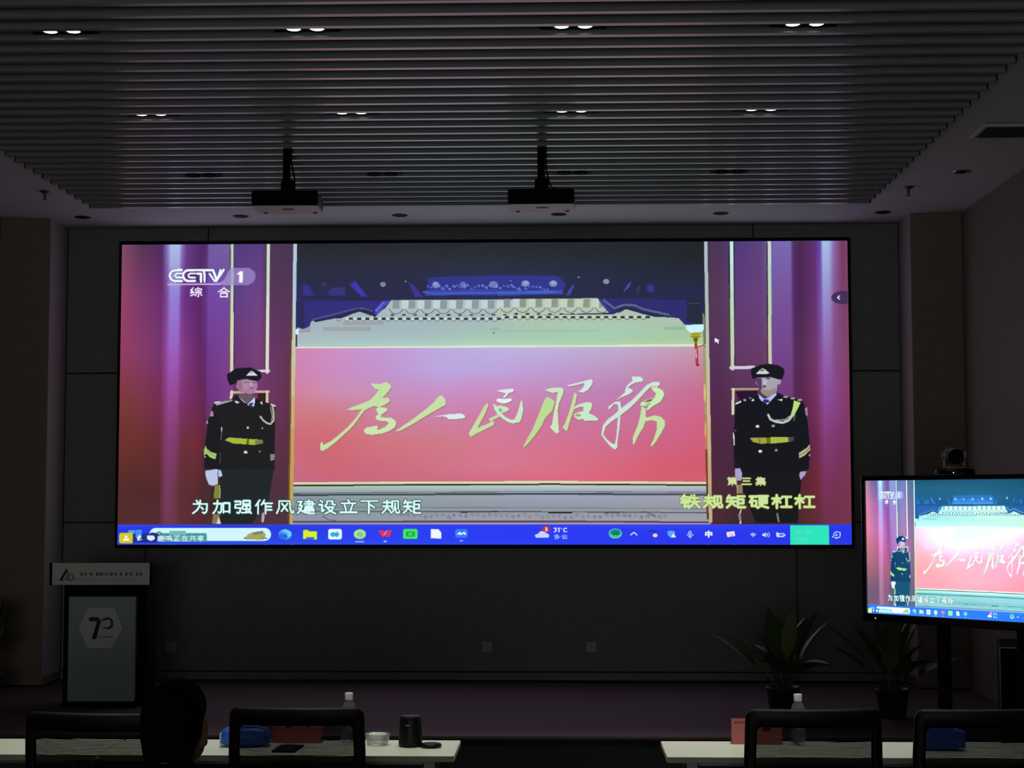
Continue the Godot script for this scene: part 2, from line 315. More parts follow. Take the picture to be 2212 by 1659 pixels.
	p.box(682.1, 163.1, 691.3, 167.5, "2a3432", 0)
	p.dot(677.7, 166.3, 4.8, 4.8, "c4d4d6")
	p.line("672.9,167.6 677.8,171.5 682.6,167.7", 1.2, "56645e")
	p.box(700.1, 163.2, 709.3, 167.6, "2a3432", 0)
	p.dot(695.7, 166.4, 4.8, 4.8, "c4d4d6")
	p.line("690.9,167.7 695.7,171.6 700.5,167.7", 1.2, "56645e")
	p.box(718, 163.3, 727.3, 167.6, "2a3432", 0)
	p.dot(713.7, 166.5, 4.8, 4.8, "c4d4d6")
	p.line("708.9,167.8 713.7,171.7 718.5,167.8", 1.2, "56645e")
	p.box(736, 163.3, 745.2, 167.7, "2a3432", 0)
	p.dot(731.6, 166.6, 4.8, 4.8, "c4d4d6")
	p.line("726.8,167.8 731.7,171.8 736.5,167.9", 1.2, "56645e")
	p.box(754, 163.4, 763.2, 167.8, "2a3432", 0)
	p.dot(749.6, 166.6, 4.8, 4.8, "c4d4d6")
	p.line("744.8,167.9 749.6,171.8 754.4,168", 1.2, "56645e")
	p.box(772, 163.5, 781.2, 167.9, "2a3432", 0)
	p.dot(767.6, 166.7, 4.8, 4.8, "c4d4d6")
	p.line("762.8,168 767.6,171.9 772.4,168", 1.2, "56645e")
	p.box(789.9, 163.6, 799.1, 167.9, "2a3432", 0)
	p.dot(785.6, 166.8, 4.8, 4.8, "c4d4d6")
	p.line("780.7,168.1 785.6,172 790.4,168.1", 1.2, "56645e")
	p.box(807.9, 163.6, 817.1, 168, "2a3432", 0)
	p.dot(803.5, 166.9, 4.8, 4.8, "c4d4d6")
	p.line("798.7,168.2 803.5,172.1 808.4,168.2", 1.2, "56645e")
	p.box(825.9, 163.7, 835.1, 168.1, "2a3432", 0)
	p.dot(821.5, 166.9, 4.8, 4.8, "c4d4d6")
	p.line("816.7,168.2 821.5,172.2 826.3,168.3", 1.2, "56645e")
	p.box(843.8, 160.3, 853, 164.7, "2a3432", 0)
	p.dot(839.4, 163.6, 4.8, 4.8, "c4d4d6")
	p.line("834.6,164.8 839.4,168.8 844.2,164.9", 1.2, "56645e")
	p.box(861.8, 160.4, 871, 164.8, "2a3432", 0)
	p.dot(857.4, 163.6, 4.8, 4.8, "c4d4d6")
	p.line("852.6,164.9 857.4,168.8 862.2,165", 1.2, "56645e")
	p.box(879.8, 160.5, 889, 164.8, "2a3432", 0)
	p.dot(875.4, 163.7, 4.8, 4.8, "c4d4d6")
	p.line("870.5,165 875.4,168.9 880.2,165", 1.2, "56645e")
	p.box(897.7, 160.6, 906.9, 164.9, "2a3432", 0)
	p.dot(893.3, 163.8, 4.8, 4.8, "bccebc")
	p.line("888.5,165.1 893.3,169 898.2,165.1", 1.2, "56645e")
	p.box(915.7, 160.6, 924.9, 165, "2a3432", 0)
	p.dot(911.3, 163.9, 4.8, 4.8, "bccebc")
	p.line("906.5,165.1 911.3,169.1 916.1,165.2", 1.2, "56645e")
	p.box(933.7, 160.7, 942.9, 165.1, "2a3432", 0)
	p.dot(929.3, 163.9, 4.8, 4.8, "bccebc")
	p.line("924.5,165.2 929.3,169.1 934.1,165.3", 1.2, "56645e")
	p.box(951.6, 160.8, 960.8, 165.2, "2a3432", 0)
	p.dot(947.3, 164, 4.8, 4.8, "bccebc")
	p.line("942.4,165.3 947.3,169.2 952.1,165.3", 1.2, "56645e")
	p.box(969.6, 160.9, 978.8, 165.2, "2a3432", 0)
	p.dot(965.2, 164.1, 4.8, 4.8, "bccebc")
	p.line("960.4,165.4 965.2,169.3 970.1,165.4", 1.2, "56645e")
	p.box(987.6, 160.9, 996.8, 165.3, "2a3432", 0)
	p.dot(983.2, 164.2, 4.8, 4.8, "bccebc")
	p.line("978.4,165.4 983.2,169.4 988,165.5", 1.2, "56645e")
	p.box(1005.6, 161, 1014.8, 165.4, "2a3432", 0)
	p.dot(1001.2, 164.2, 4.8, 4.8, "bccebc")
	p.line("996.4,165.5 1001.2,169.4 1006,165.6", 1.2, "56645e")
	p.box(1023.5, 161.1, 1032.7, 165.5, "2a3432", 0)
	p.dot(1019.1, 164.3, 4.8, 4.8, "bccebc")
	p.line("1014.3,165.6 1019.1,169.5 1024,165.6", 1.2, "56645e")
	p.box(1041.5, 161.2, 1050.7, 165.5, "2a3432", 0)
	p.dot(1037.1, 164.4, 4.8, 4.8, "bccebc")
	p.line("1032.3,165.7 1037.1,169.6 1041.9,165.7", 1.2, "56645e")
	p.box(1059.5, 161.2, 1068.7, 165.6, "2a3432", 0)
	p.dot(1055.1, 164.5, 4.8, 4.8, "bccebc")
	p.line("1050.3,165.7 1055.1,169.7 1059.9,165.8", 1.2, "56645e")
	p.box(1077.5, 161.3, 1086.6, 165.7, "2a3432", 0)
	p.dot(1073.1, 164.5, 4.8, 4.8, "bccebc")
	p.line("1068.2,165.8 1073,169.7 1077.9,165.9", 1.2, "56645e")
	p.box(1095.4, 161.4, 1104.6, 165.8, "2a3432", 0)
	p.dot(1091, 164.6, 4.8, 4.8, "bccebc")
	p.line("1086.2,165.9 1091,169.8 1095.9,165.9", 1.2, "56645e")
	p.box(1113.4, 161.5, 1122.6, 165.8, "2a3432", 0)
	p.dot(1109, 164.7, 4.8, 4.8, "bccebc")
	p.line("1104.2,166 1109,169.9 1113.8,166", 1.2, "56645e")
	p.box(1131.4, 161.5, 1140.6, 165.9, "2a3432", 0)
	p.dot(1127, 164.8, 4.8, 4.8, "bccebc")
	p.line("1122.2,166.1 1127,170 1131.8,166.1", 1.2, "56645e")
	p.box(1149.4, 161.6, 1158.5, 166, "2a3432", 0)
	p.dot(1145, 164.9, 4.8, 4.8, "bccebc")
	p.line("1140.1,166.1 1144.9,170 1149.8,166.2", 1.2, "56645e")
	p.fill("387.4,126 594.6,124.7 560.9,159.3 550.9,146.3 528.9,140.7 502.7,148.2 472.1,159 419.6,169.6 416.4,180.4 402.3,186.9 389.1,182.5", "34307a")
	p.fill("387.3,123.8 401.6,123.9 406.6,186.9 389.1,182.5", "2e2c58")
	p.line("421.8,166.3 476.4,152.9 515.8,142.9 533.3,141.8 553.1,148.4", 3, "54587e")
	p.line("428.4,169.6 485.3,159 524.6,147.2 544.4,148.4 559.8,159.3", 4, "2a2848")
	p.fill("558.6,146.3 574.9,126.8 594.6,124.3 562,159.3", "4a48b8")
	p.fill("559.7,146.3 578.2,126.8 581.5,127.9 563,150.7", "6c68d8")
	p.dot(388.7, 192.3, 5.2, 6.5, "dce8fc")
	p.fill("394.6,187.9 418.6,181.5 417.7,193.5 391.4,194.5", "9c98b0")
	p.fill("1046.4,122 1274.5,127.8 1274.2,179.7 1234.7,180.6 1221.7,166.5 1169.1,159.8 1145,157.5 1107.8,145.4 1090.2,150.8 1077,155 1055.2,136.5", "302e70")
	p.line("1059.6,126.8 1081.5,144.2 1103.4,136.7 1125.3,137.9 1145,146.7 1199.8,158.8", 5, "5c6488")
	p.line("1085.8,148.6 1107.8,143.3 1142.8,153.2 1199.8,163.1", 4, "2a2c40")
	p.fill("1048.6,124.6 1055.2,126.8 1077,154 1069.4,150.7", "4040a0")
	p.fill("1239.5,116.8 1272.4,119.1 1272,179.7 1239.1,173", "272c3e")
	p.line("1243.8,134.5 1267.9,134.7", 2, "4a5060")
	p.wash(378, 228, 1282, 522, "374 465 576 697 827 948 1079 1190 1285", "228 276 326 376 436 486 522", "208,132,180 206,144,194 196,154,210 188,170,224 190,178,226 190,178,220 192,172,208 196,164,192 196,156,178/208,132,176 204,140,192 196,148,208 188,166,224 190,166,222 190,158,212 190,152,194 196,140,174 196,132,160/208,130,150 206,142,176 200,144,186 200,144,200 204,140,192 196,138,188 192,128,180 198,120,160 202,108,140/206,122,128 208,120,130 206,130,160 204,130,172 208,124,164 204,120,164 200,120,164 204,108,148 208,100,136/204,106,120 208,106,118 208,118,128 208,122,134 212,122,150 212,116,148 208,110,144 208,100,132 210,94,120/200,108,132 204,104,118 204,108,128 208,116,136 214,120,144 216,114,136 216,104,128 214,94,114 212,90,110/200,106,140 202,102,126 200,106,128 204,108,130 212,106,128 220,104,128 220,100,120 216,94,112 212,96,122")
	p.line("385.5,227.2 827.3,226 1279.2,224.7", 3, "e4ecd4")
	p.wash(378, 520, 1286, 612, "380 546 747 948 1150 1284", "520 538 556 576 612", "192,208,192 200,212,196 208,216,200 212,216,204 212,214,204 210,212,200/148,168,176 148,170,176 156,172,184 158,174,192 160,168,196 160,166,184/132,148,160 140,154,158 148,158,168 152,160,176 156,158,176 164,164,176/132,148,160 136,154,156 144,150,164 146,152,162 148,154,160 152,152,166/152,152,168 156,156,172 166,162,176 166,162,172 166,164,174 164,162,176")
	p.line("382.6,520.6 647.3,519.4 948.1,518.4 1282,520.6", 5, "d6dcb8")
	p.line("382.6,525.1 647.3,523.9 948.1,522.9 1281.9,525.1", 3.5, "3a3c20")
	p.line("382.8,541.6 647.4,539.9 948.1,538.4 1281.8,540.6", 1.5, "54605f")
	p.line("382.8,545.6 647.4,544.4 948.1,543.4 1281.8,545.6", 4, "44444e")
	p.line("383.1,571.6 647.6,572.4 948,573.3 1281.6,575.5", 1.5, "6c7880")
	p.line("383.2,580.6 647.6,581.2 948,581.8 1281.5,583.9", 2, "50545e")
	p.line("383.5,603.2 647.7,602.7 948,602.3 1281.3,604.4", 4, "5c4668")
	p.line("617.6,590 619.3,585.8 621.8,587 621,591 619.7,590", 1.1, "787486")
	p.line("630.2,590.4 632.9,585 636.9,587.4 635.6,591.4 633.6,590.4", 1.1, "6c6c7e")
	p.line("642.9,593.5 645.3,588.4 649,590.5 647.8,594.5 646,593.5", 1.1, "787486")
	p.line("655.5,591 658.6,585 663.4,588 661.9,592 659.5,591", 1.1, "6c6c7e")
	p.line("668.1,595.1 670.1,590.5 673.3,592.1 672.2,596.1 670.7,595.1", 1.1, "5c5c6c")
	p.line("680.7,593.9 682.6,589.5 685.5,590.9 684.6,594.9 683.1,593.9", 1.1, "6c6c7e")
	p.line("693.3,591 695.5,586.2 698.9,588 697.8,592 696.1,591", 1.1, "6c6c7e")
	p.line("705.9,590.9 708.2,586 711.7,587.9 710.6,591.9 708.8,590.9", 1.1, "787486")
	p.line("718.6,595.6 721.5,590 725.9,592.6 724.4,596.6 722.2,595.6", 1.1, "5c5c6c")
	p.line("731.2,590.7 732.8,586.7 735.3,587.7 734.5,591.7 733.2,590.7", 1.1, "5c5c6c")
	p.line("743.8,591.1 745.7,586.7 748.6,588.1 747.6,592.1 746.2,591.1", 1.1, "6c6c7e")
	p.line("756.4,592.4 758.4,587.9 761.4,589.4 760.4,593.4 758.9,592.4", 1.1, "5c5c6c")
	p.line("769,589.9 772.1,584 776.7,586.9 775.2,590.9 772.9,589.9", 1.1, "787486")
	p.line("781.6,590.3 784.1,585.2 787.9,587.4 786.6,591.3 784.8,590.3", 1.1, "787486")
	p.line("794.2,594.1 797.1,588.6 801.4,591.1 800,595.1 797.8,594.1", 1.1, "787486")
	p.line("806.8,589.9 809.1,585.1 812.4,586.9 811.3,590.9 809.6,589.9", 1.1, "5c5c6c")
	p.line("819.5,591.1 822.5,585.3 827,588.1 825.5,592.1 823.2,591.1", 1.1, "6c6c7e")
	p.line("832.1,592 834.7,586.7 838.7,589 837.4,593 835.4,592", 1.1, "787486")
	p.line("844.7,591.9 847,587 850.4,588.9 849.2,592.9 847.5,591.9", 1.1, "6c6c7e")
	p.line("857.3,594.3 860,588.9 864.1,591.3 862.7,595.3 860.7,594.3", 1.1, "5c5c6c")
	p.line("869.9,592.1 872.2,587.3 875.5,589.1 874.4,593.1 872.7,592.1", 1.1, "5c5c6c")
	p.line("882.5,590.3 885.7,584.3 890.4,587.3 888.9,591.3 886.5,590.3", 1.1, "787486")
	p.line("895.2,594.4 896.8,590.4 899.3,591.5 898.5,595.4 897.2,594.4", 1.1, "787486")
	p.line("907.8,590.7 910.9,584.8 915.7,587.7 914.1,591.7 911.7,590.7", 1.1, "787486")
	p.line("920.4,595.8 923.4,590.1 927.9,592.8 926.4,596.8 924.1,595.8", 1.1, "787486")
	p.line("933,594.3 935.5,589.2 939.3,591.3 938,595.3 936.1,594.3", 1.1, "787486")
	p.line("945.6,592.7 947.9,587.9 951.2,589.7 950.1,593.7 948.4,592.7", 1.1, "6c6c7e")
	p.line("958.2,591.4 960.1,587.1 962.9,588.4 961.9,592.4 960.6,591.4", 1.1, "787486")
	p.line("970.8,596.1 972.6,591.8 975.3,593.1 974.4,597.1 973.1,596.1", 1.1, "5c5c6c")
	p.line("983.5,596.1 986,591 989.7,593.1 988.4,597.1 986.6,596.1", 1.1, "6c6c7e")
	p.line("996.1,591.1 998.7,585.9 1002.5,588.1 1001.2,592.1 999.3,591.1", 1.1, "787486")
	p.line("1008.7,595.4 1011.1,590.5 1014.6,592.4 1013.4,596.4 1011.6,595.4", 1.1, "787486")
	p.line("1021.3,593.1 1023,589 1025.6,590.1 1024.8,594.1 1023.5,593.1", 1.1, "787486")
	p.line("1033.9,594.2 1036.3,589.3 1039.9,591.2 1038.7,595.2 1036.9,594.2", 1.1, "5c5c6c")
	p.line("1046.5,594.3 1048.4,590.1 1051.1,591.4 1050.2,595.4 1048.8,594.4", 1.1, "5c5c6c")
	p.line("1059.2,590.7 1062.2,584.9 1066.7,587.7 1065.2,591.7 1062.9,590.7", 1.1, "6c6c7e")
	p.line("1071.8,592.2 1073.9,587.6 1077.2,589.2 1076.1,593.2 1074.5,592.2", 1.1, "6c6c7e")
	p.line("1084.4,590.8 1086.9,585.7 1090.6,587.8 1089.3,591.8 1087.5,590.8", 1.1, "5c5c6c")
	p.line("1097,591.6 1100.2,585.7 1104.9,588.7 1103.3,592.7 1101,591.7", 1.1, "5c5c6c")
	p.line("1109.6,591.9 1112,586.9 1115.6,588.9 1114.4,592.9 1112.6,591.9", 1.1, "5c5c6c")
	p.line("1122.2,590.9 1124,586.7 1126.7,587.9 1125.8,591.9 1124.5,590.9", 1.1, "787486")
	p.line("1134.8,595.9 1137,591.2 1140.3,592.9 1139.2,596.9 1137.6,595.9", 1.1, "5c5c6c")
	p.line("1147.5,593.2 1150.2,587.8 1154.3,590.2 1152.9,594.2 1150.9,593.2", 1.1, "5c5c6c")
	p.line("1160.1,590.8 1163.1,585.1 1167.6,587.8 1166.1,591.8 1163.9,590.8", 1.1, "6c6c7e")
	p.line("1172.7,594.8 1175.8,589 1180.4,591.8 1178.9,595.8 1176.6,594.8", 1.1, "5c5c6c")
	p.line("1185.3,593.4 1188.2,587.8 1192.5,590.4 1191.1,594.4 1188.9,593.4", 1.1, "6c6c7e")
	p.line("747.7,582.4 827.9,581.6", 2, "2c2c30")
	p.line("938,583.9 988.1,584", 2.2, "1c1c22")
	p.line("1058.2,584.1 1148.3,582.3 1168.3,592.4", 1.6, "44444c")
	p.line("447.4,590.8 459.5,598.8 477.5,599.9", 1.4, "5a4a60")
	p.line("376.2,164.1 375.7,252.6", 3, "6a4a28")
	p.line("375.7,252.6 375.1,341.1", 3, "7a5a30")
	p.line("375.1,341.1 374.6,429.6", 3, "6a4a28")
	p.line("374.6,429.6 374,518.1", 3, "7a5020")
	p.line("374,518.1 373.5,606.6", 3, "70501c")
	p.line("383,-2.1 382.6,65.6", 8, "b4c8dc")
	p.line("382.6,65.6 382.2,133.2", 8, "b0c4d8")
	p.line("382.2,133.2 381.8,200.8", 8, "b8c8c8")
	p.line("381.8,200.8 381.4,268.5", 8, "c4c8a8")
	p.line("381.4,268.5 381,336.1", 8, "ccc094")
	p.line("381,336.1 380.7,403.7", 8, "c8ac78")
	p.line("380.7,403.7 380.3,471.4", 8, "c4a05c")
	p.line("380.3,471.4 379.9,539", 8, "c0a058")
	p.line("379.9,539 379.5,606.7", 8, "b8a468")
	p.line("1275.2,157.9 1276,231.1", 4, "7c8c4c")
	p.line("1276,231.1 1276.9,304.2", 4, "98a050")
	p.line("1276.9,304.2 1277.8,377.3", 4, "a89a68")
	p.line("1277.8,377.3 1278.7,450.4", 4, "b08c58")
	p.line("1278.7,450.4 1279.5,523.5", 4, "6c4c18")
	p.line("1279.5,523.5 1280.4,596.6", 4, "4c3c1c")
	p.line("1281.4,0.5 1282,67.4", 7.5, "acbcc8")
	p.line("1282,67.4 1282.5,134.3", 7.5, "aac0c0")
	p.line("1282.5,134.3 1283.1,201.2", 7.5, "b0c0b4")
	p.line("1283.1,201.2 1283.6,268.1", 7.5, "bcc4ac")
	p.line("1283.6,268.1 1284.2,335", 7.5, "c0c0a4")
	p.line("1284.2,335 1284.7,401.9", 7.5, "ccbc94")
	p.line("1284.7,401.9 1285.3,468.8", 7.5, "ccb08c")
	p.line("1285.3,468.8 1285.8,535.7", 7.5, "c8a484")
	p.line("1285.8,535.7 1286.4,602.6", 7.5, "c4a888")
	p.dot(1276.4, 327.4, 2.4, 20, "d4c46c")
	p.dot(1276.8, 407.2, 2, 16, "ccb45c")
	p.line("239.7,1.2 239.8,70.3", 2.5, "5a5e3c")
	p.line("239.8,70.3 240,139.5", 2.5, "6c6c3a")
	p.line("240,139.5 240.2,208.6", 2.5, "6a6630")
	p.line("240.2,208.6 240.4,277.7", 2.5, "6a5c2a")
	p.line("244.7,1.2 245,56.9", 7, "c4d0c0")
	p.line("245,56.9 245.2,112.6", 7, "c0ccc4")
	p.line("245.2,112.6 245.5,168.3", 7, "ccd4c0")
	p.line("245.5,168.3 245.7,224.1", 7, "d4d4bc")
	p.line("245.7,224.1 246,279.8", 7, "d8d4bc")
	p.line("247.8,1.3 250.8,263.7", 1.5, "2c2440")
	p.line("319.2,1.6 319.6,137.8", 1.6, "1c1830")
	p.line("319.6,137.8 320,274", 1.6, "4a3a30")
	p.line("323.8,1.6 323.8,57.3", 7, "ccdcc0")
	p.line("323.8,57.3 323.9,113", 7, "c8d8bc")
	p.line("323.9,113 323.9,168.7", 7, "d4dcc8")
	p.line("323.9,168.7 324,224.4", 7, "dcdcc8")
	p.line("324,224.4 324.1,280", 7, "dcd8d0")
	p.line("303.4,278 327.6,277.1", 6, "d8d4dc")
	p.line("245.6,323.8 328.1,322.1", 5, "c4b494")
	p.line("246.6,321.8 244.8,341.9", 6, "dcd4b4")
	p.line("324.1,322.1 324.4,348.2", 6, "ccc4ac")
	p.fill("304,326 321.1,326.1 321.3,346.1 304.2,340.1", "3c2020")
	p.line("1332,8.7 1331.4,95.1", 2.2, "28301c")
	p.line("1331.4,95.1 1330.8,181.4", 2.2, "305020")
	p.line("1330.8,181.4 1330.3,267.8", 2.2, "34501c")
	p.line("1337.6,0.7 1337.5,55.8", 8, "c0ecdc")
	p.line("1337.5,55.8 1337.3,110.8", 8, "bce4d0")
	p.line("1337.3,110.8 1337.1,165.8", 8, "b8dcb4")
	p.line("1337.1,165.8 1336.9,220.8", 8, "bcd4ac")
	p.line("1336.9,220.8 1336.8,275.8", 8, "c4d0ac")
	p.line("1342.7,2.8 1341.4,267.8", 1.5, "281c38")
	p.line("1414.6,5.1 1413.7,91.4", 2.4, "2c3424")
	p.line("1413.7,91.4 1412.8,177.8", 2.4, "24301c")
	p.line("1412.8,177.8 1412,264.1", 2.4, "443c20")
	p.line("1419.2,0.1 1419,53.7", 7.5, "ccd4cc")
	p.line("1419,53.7 1418.7,107.3", 7.5, "b8d4c0")
	p.line("1418.7,107.3 1418.5,160.9", 7.5, "bcd4ac")
	p.line("1418.5,160.9 1418.2,214.5", 7.5, "c4d0a8")
	p.line("1418.2,214.5 1418,268.1", 7.5, "c8c8b0")
	p.line("1333.2,273.8 1383.6,273", 7, "ccccd8")
	p.line("1334.9,319.6 1391.2,319.8", 5, "a49878")
	p.line("1337.9,319.7 1336.4,372.5", 6, "ccd0ac")
	p.fill("1342.9,324.7 1391.2,322.8 1387,337.8 1350.7,345.6", "2c1430")
	p.fill("1236,181.7 1275.3,179.7 1275.2,191.6 1267.5,198 1245.5,197.9 1237.9,190.3", "c8f4fc")
	p.fill("1244.5,197.9 1271.8,197.4 1264.1,207.8 1260.7,220.7 1254.2,218.5 1251,207.7", "a8a030")
	p.line("1246.6,206.6 1267.4,206.7", 2, "7c7414")
	p.fill("1252,209.9 1263,208.8 1258.5,222.9", "5c5c10")
	p.line("1258.1,222.9 1259.5,238 1260.4,266.2", 6, "a83c40")
	p.line("1259.6,229.4 1273.8,225.1", 3, "a86018")
	p.line("1258.4,234.8 1258.7,252.1", 2.4, "e8c8c8")
	p.dot(1261.5, 267.9, 3.9, 2, "882830")
	p.fill("552.2,306.6 562.7,319.1 570.1,320.8 560.7,333.7 549.3,344 530.5,351.3 515.9,356.4 499.2,363.6 511.8,365.1 532.7,362.7 520.3,381.4 503.7,400.1 485.1,416.7 466.4,431.2 449.8,439.9 447.2,433.2 443.9,434.2 442.6,449.8 447.8,453 459.2,446.8 476.9,433.3 497.6,414.6 515.2,398 528.7,379.3 538,366.9 547.3,360.7 561.9,355.5 571.4,358.7 582.9,353.5 593.3,347.3 594.3,343.2 590.1,337.9 577.5,338.3 584.8,331.7 597.7,316.1 595.1,309.9 586.7,303.6 578.4,306.7 574.2,308.1 563.7,307.7", "a87468")
	p.fill("566.2,359.7 574.5,358.1 587.1,360.2 589.6,365 583,370.2 575.7,374.3 574.7,379.5 587.2,381.2 597.7,381.6 606.1,386.9 608.6,393.1 605.1,402.5 593.7,409.7 579.1,414.9 554,418.3 541.5,415.8 537.7,409.5 542.4,402.3 566.4,398.2 569.6,403.4 564.4,406.1 571.7,406.9 585.3,400.3 592.5,393.1 587.3,388.9 570.5,387.8 564.2,383.6 563.8,378.4 569.4,373.2 564.7,364.9", "a87468")
	p.fill("705.2,333.1 709.4,334.2 715.7,342.5 715.7,354 700.1,362.2 675,376.7 647.9,393.2 620.8,407.7 609.4,411.2 607.9,409.8 620.8,400.4 647.9,381.8 675,361.1 689.5,348.7 699.9,336.2", "a87468")
	p.fill("685.5,379.8 704.3,376.8 725.2,373.7 750.3,372.4 756.6,375.9 759.3,380.1 755.6,382.6 733.6,385.2 721.1,384.5 719,381 710.6,378.9", "a87468")
	p.fill("806.7,350.1 809.2,355.3 801.5,374 784.9,404.1 804.7,395.8 815.2,390.7 808.5,384.4 829.8,374.5 836.1,378.3 817.3,387.5 821.9,391.7 821,397.3 800.6,407.2 781.8,416.5 771.4,423.1 766.1,416.5 769.2,410.3 788,378.1 801.5,354.2", "a87468")
	p.fill("550.8,304.8 561.3,317.3 568.7,319 559.3,331.9 547.9,342.2 529.1,349.5 514.5,354.6 497.8,361.8 510.4,363.3 531.3,360.9 518.9,379.6 502.3,398.3 483.7,414.9 465,429.4 448.4,438.1 445.8,431.4 442.5,432.4 441.2,448 446.4,451.2 457.8,445 475.5,431.5 496.2,412.8 513.8,396.2 527.3,377.5 536.6,365.1 545.9,358.9 560.5,353.7 570,356.9 581.5,351.7 591.9,345.5 592.9,341.4 588.7,336.1 576.1,336.5 583.4,329.9 596.3,314.3 593.7,308.1 585.3,301.8 577,304.9 572.8,306.3 562.3,305.9", "c6e0a8")
	p.fill("564.8,357.9 573.1,356.3 585.7,358.4 588.2,363.2 581.6,368.4 574.3,372.5 573.3,377.7 585.8,379.4 596.3,379.8 604.7,385.1 607.2,391.3 603.7,400.7 592.3,407.9 577.7,413.1 552.6,416.5 540.1,414 536.3,407.7 541,400.5 565,396.4 568.2,401.6 563,404.3 570.3,405.1 583.9,398.5 591.1,391.3 585.9,387.1 569.1,386 562.8,381.8 562.4,376.6 568,371.4 563.3,363.1", "cce6b4")
	p.fill("703.8,331.3 708,332.4 714.3,340.7 714.3,352.2 698.7,360.4 673.6,374.9 646.5,391.4 619.4,405.9 608,409.4 606.5,408 619.4,398.6 646.5,380 673.6,359.3 688.1,346.9 698.5,334.4", "c8e0a8")
	p.fill("684.1,378 702.9,375 723.8,371.9 748.9,370.6 755.2,374.1 757.9,378.3 754.2,380.8 732.2,383.4 719.7,382.7 717.6,379.2 709.2,377.1", "d8ecf0")
	p.fill("805.3,348.3 807.8,353.5 800.1,372.2 783.5,402.3 803.3,394 813.8,388.9 807.1,382.6 828.4,372.7 834.7,376.5 815.9,385.7 820.5,389.9 819.6,395.5 799.2,405.4 780.4,414.7 770,421.3 764.7,414.7 767.8,408.5 786.6,376.3 800.1,352.4", "c8dca8")
	p.fill("828.8,322.8 844.1,320.7 861.6,318.5 866,322.9 861.6,326.8 853.9,328.3 845.2,339.1 839.8,338.4 847.4,329.3 828.8,324.9", "a87468")
	p.fill("831,340.1 842,341.2 858.3,339.8 860.5,344.6 855.1,347.8 846.3,351 835.4,350.5 828.9,347.7 825.6,343.4", "a87468")
	p.fill("819.3,352.2 823.4,353.1 833.3,366.1 844.2,379.2 857.3,385.7 864.9,386.2 872.6,370.6 880.2,343.5 883.5,349 884.6,366.3 880.2,385.8 876.9,391.2 861.7,394.4 850.8,391.1 839.8,383.5 828.9,374.8 822.3,363.9", "a87468")
	p.fill("826.7,356.4 835.4,355.3 848.5,358.6 855.5,364 846.4,369.4 837.6,371.6 831.1,366.1", "a87468")
	p.fill("932.6,340.5 937,336.6 946.8,341.6 953.3,348.1 947.9,366.5 931.5,383.8 924.9,398.9 909.7,420.6 896.6,435.7 887.4,445.4 884.6,443.9 894.4,424.9 905.3,405.4 916.2,379.4 924.9,357.8", "a87468")
	p.fill("930.4,322 946.8,317.8 967.6,316.8 972.6,321.1 970.8,331.9 962.1,351.4 959.4,366.6 960.9,392.6 962.4,413.1 956.5,416.4 942.4,402.3 946.7,396.9 953.3,360 957.7,340.6 959.9,326.5 947.9,329 938.1,325.3", "a87468")
	p.fill("981.1,312 997.1,308.2 1014.6,303.9 1032.1,299.2 1035.8,302.9 1034.2,310.5 1025.4,322.4 1014.5,328.2 1002.5,325.5 1010.1,322.3 1017.8,312.6 1016.7,307.8 999.2,312.1 981.8,315.1", "a87468")
	p.fill("995.9,326.6 1001.4,333.1 998.1,349.4 993.7,366.7 987.1,386.1 979.4,411 969.6,403.4 975.1,394.8 983.9,371 990.4,349.3", "a87468")
	p.fill("994.8,360.2 1003.5,353.7 1021,349 1031.9,349.5 1034.5,354.9 1030.8,366.8 1026.4,372.2 1038.4,377.6 1047.8,385.3 1044.9,388.5 1018.7,389.1 1014.4,385.1 1003.5,386.2 994.8,379.7 995.9,373.2 1007.9,369.3 1014.4,367.8 1015.5,358.1 1003.5,359.8 995.2,364.1", "a87468")
	p.fill("1120.6,293.5 1139.2,294 1145.7,301.1 1141.3,305.5 1128.2,306.5 1118.3,311.9 1111.8,317.7 1119.4,320.5 1122.6,326 1115,331.3 1099.7,337.8 1084.4,345.3 1095.3,336.7 1105.2,328.1 1106.3,320.5 1110.7,311.8 1121.7,303.2", "a87468")
	p.fill("1152.2,312 1165.4,305.5 1179.6,305.6 1181.1,311 1174,316.4 1163.1,314.2 1152.2,323.9 1134.6,343.3 1117,360.6 1095.1,377.8 1075.5,390.8 1063.4,401.5 1057.9,417.8 1066.6,429.7 1075.3,436.7 1082.9,439.5 1086.3,423.3 1089.7,382.1 1095.6,378.9 1092.9,406 1087.9,438.4 1087.9,447.1 1082.9,450.8 1075.3,446 1064.4,434 1053.6,418.8 1056.9,399.4 1066.8,386.4 1084.3,373.5 1090.8,367 1089.8,354 1080,354 1072.3,364.3 1068.6,363 1070.1,357.2 1086.5,347.1 1095.3,347.5 1097.4,361.6 1119.3,345.4 1139,326", "a87468")
	p.fill("1162,315.7 1174,316.4 1187.1,324 1190.8,332.7 1182.6,347.8 1165.1,357.5 1154.1,367.2 1150.9,365 1156.4,356.4 1145.4,357.4 1137.8,356.3 1140,349.8 1156.4,342.3 1168.5,340.2 1172.9,330.5 1165.3,323.9", "a87468")
	p.fill("1141.1,357.4 1149.8,362.9 1150.8,382.3 1169.3,377.4 1182.4,380.3 1191.1,389 1191.5,399.8 1182.2,417.1 1171.2,434.3 1161.4,445.1 1159.9,441.9 1166.9,427.8 1173.5,408.4 1173.6,391.1 1162.7,387.8 1149.6,389.9 1145.2,401.8 1132,423.4 1124.3,440.7 1121.1,438.5 1122.2,423.4 1132.1,399.6 1137.7,380.1", "a87468")
	p.fill("827.4,321 842.7,318.9 860.2,316.7 864.6,321.1 860.2,325 852.5,326.5 843.8,337.3 838.4,336.6 846,327.5 827.4,323.1", "dcecf0")
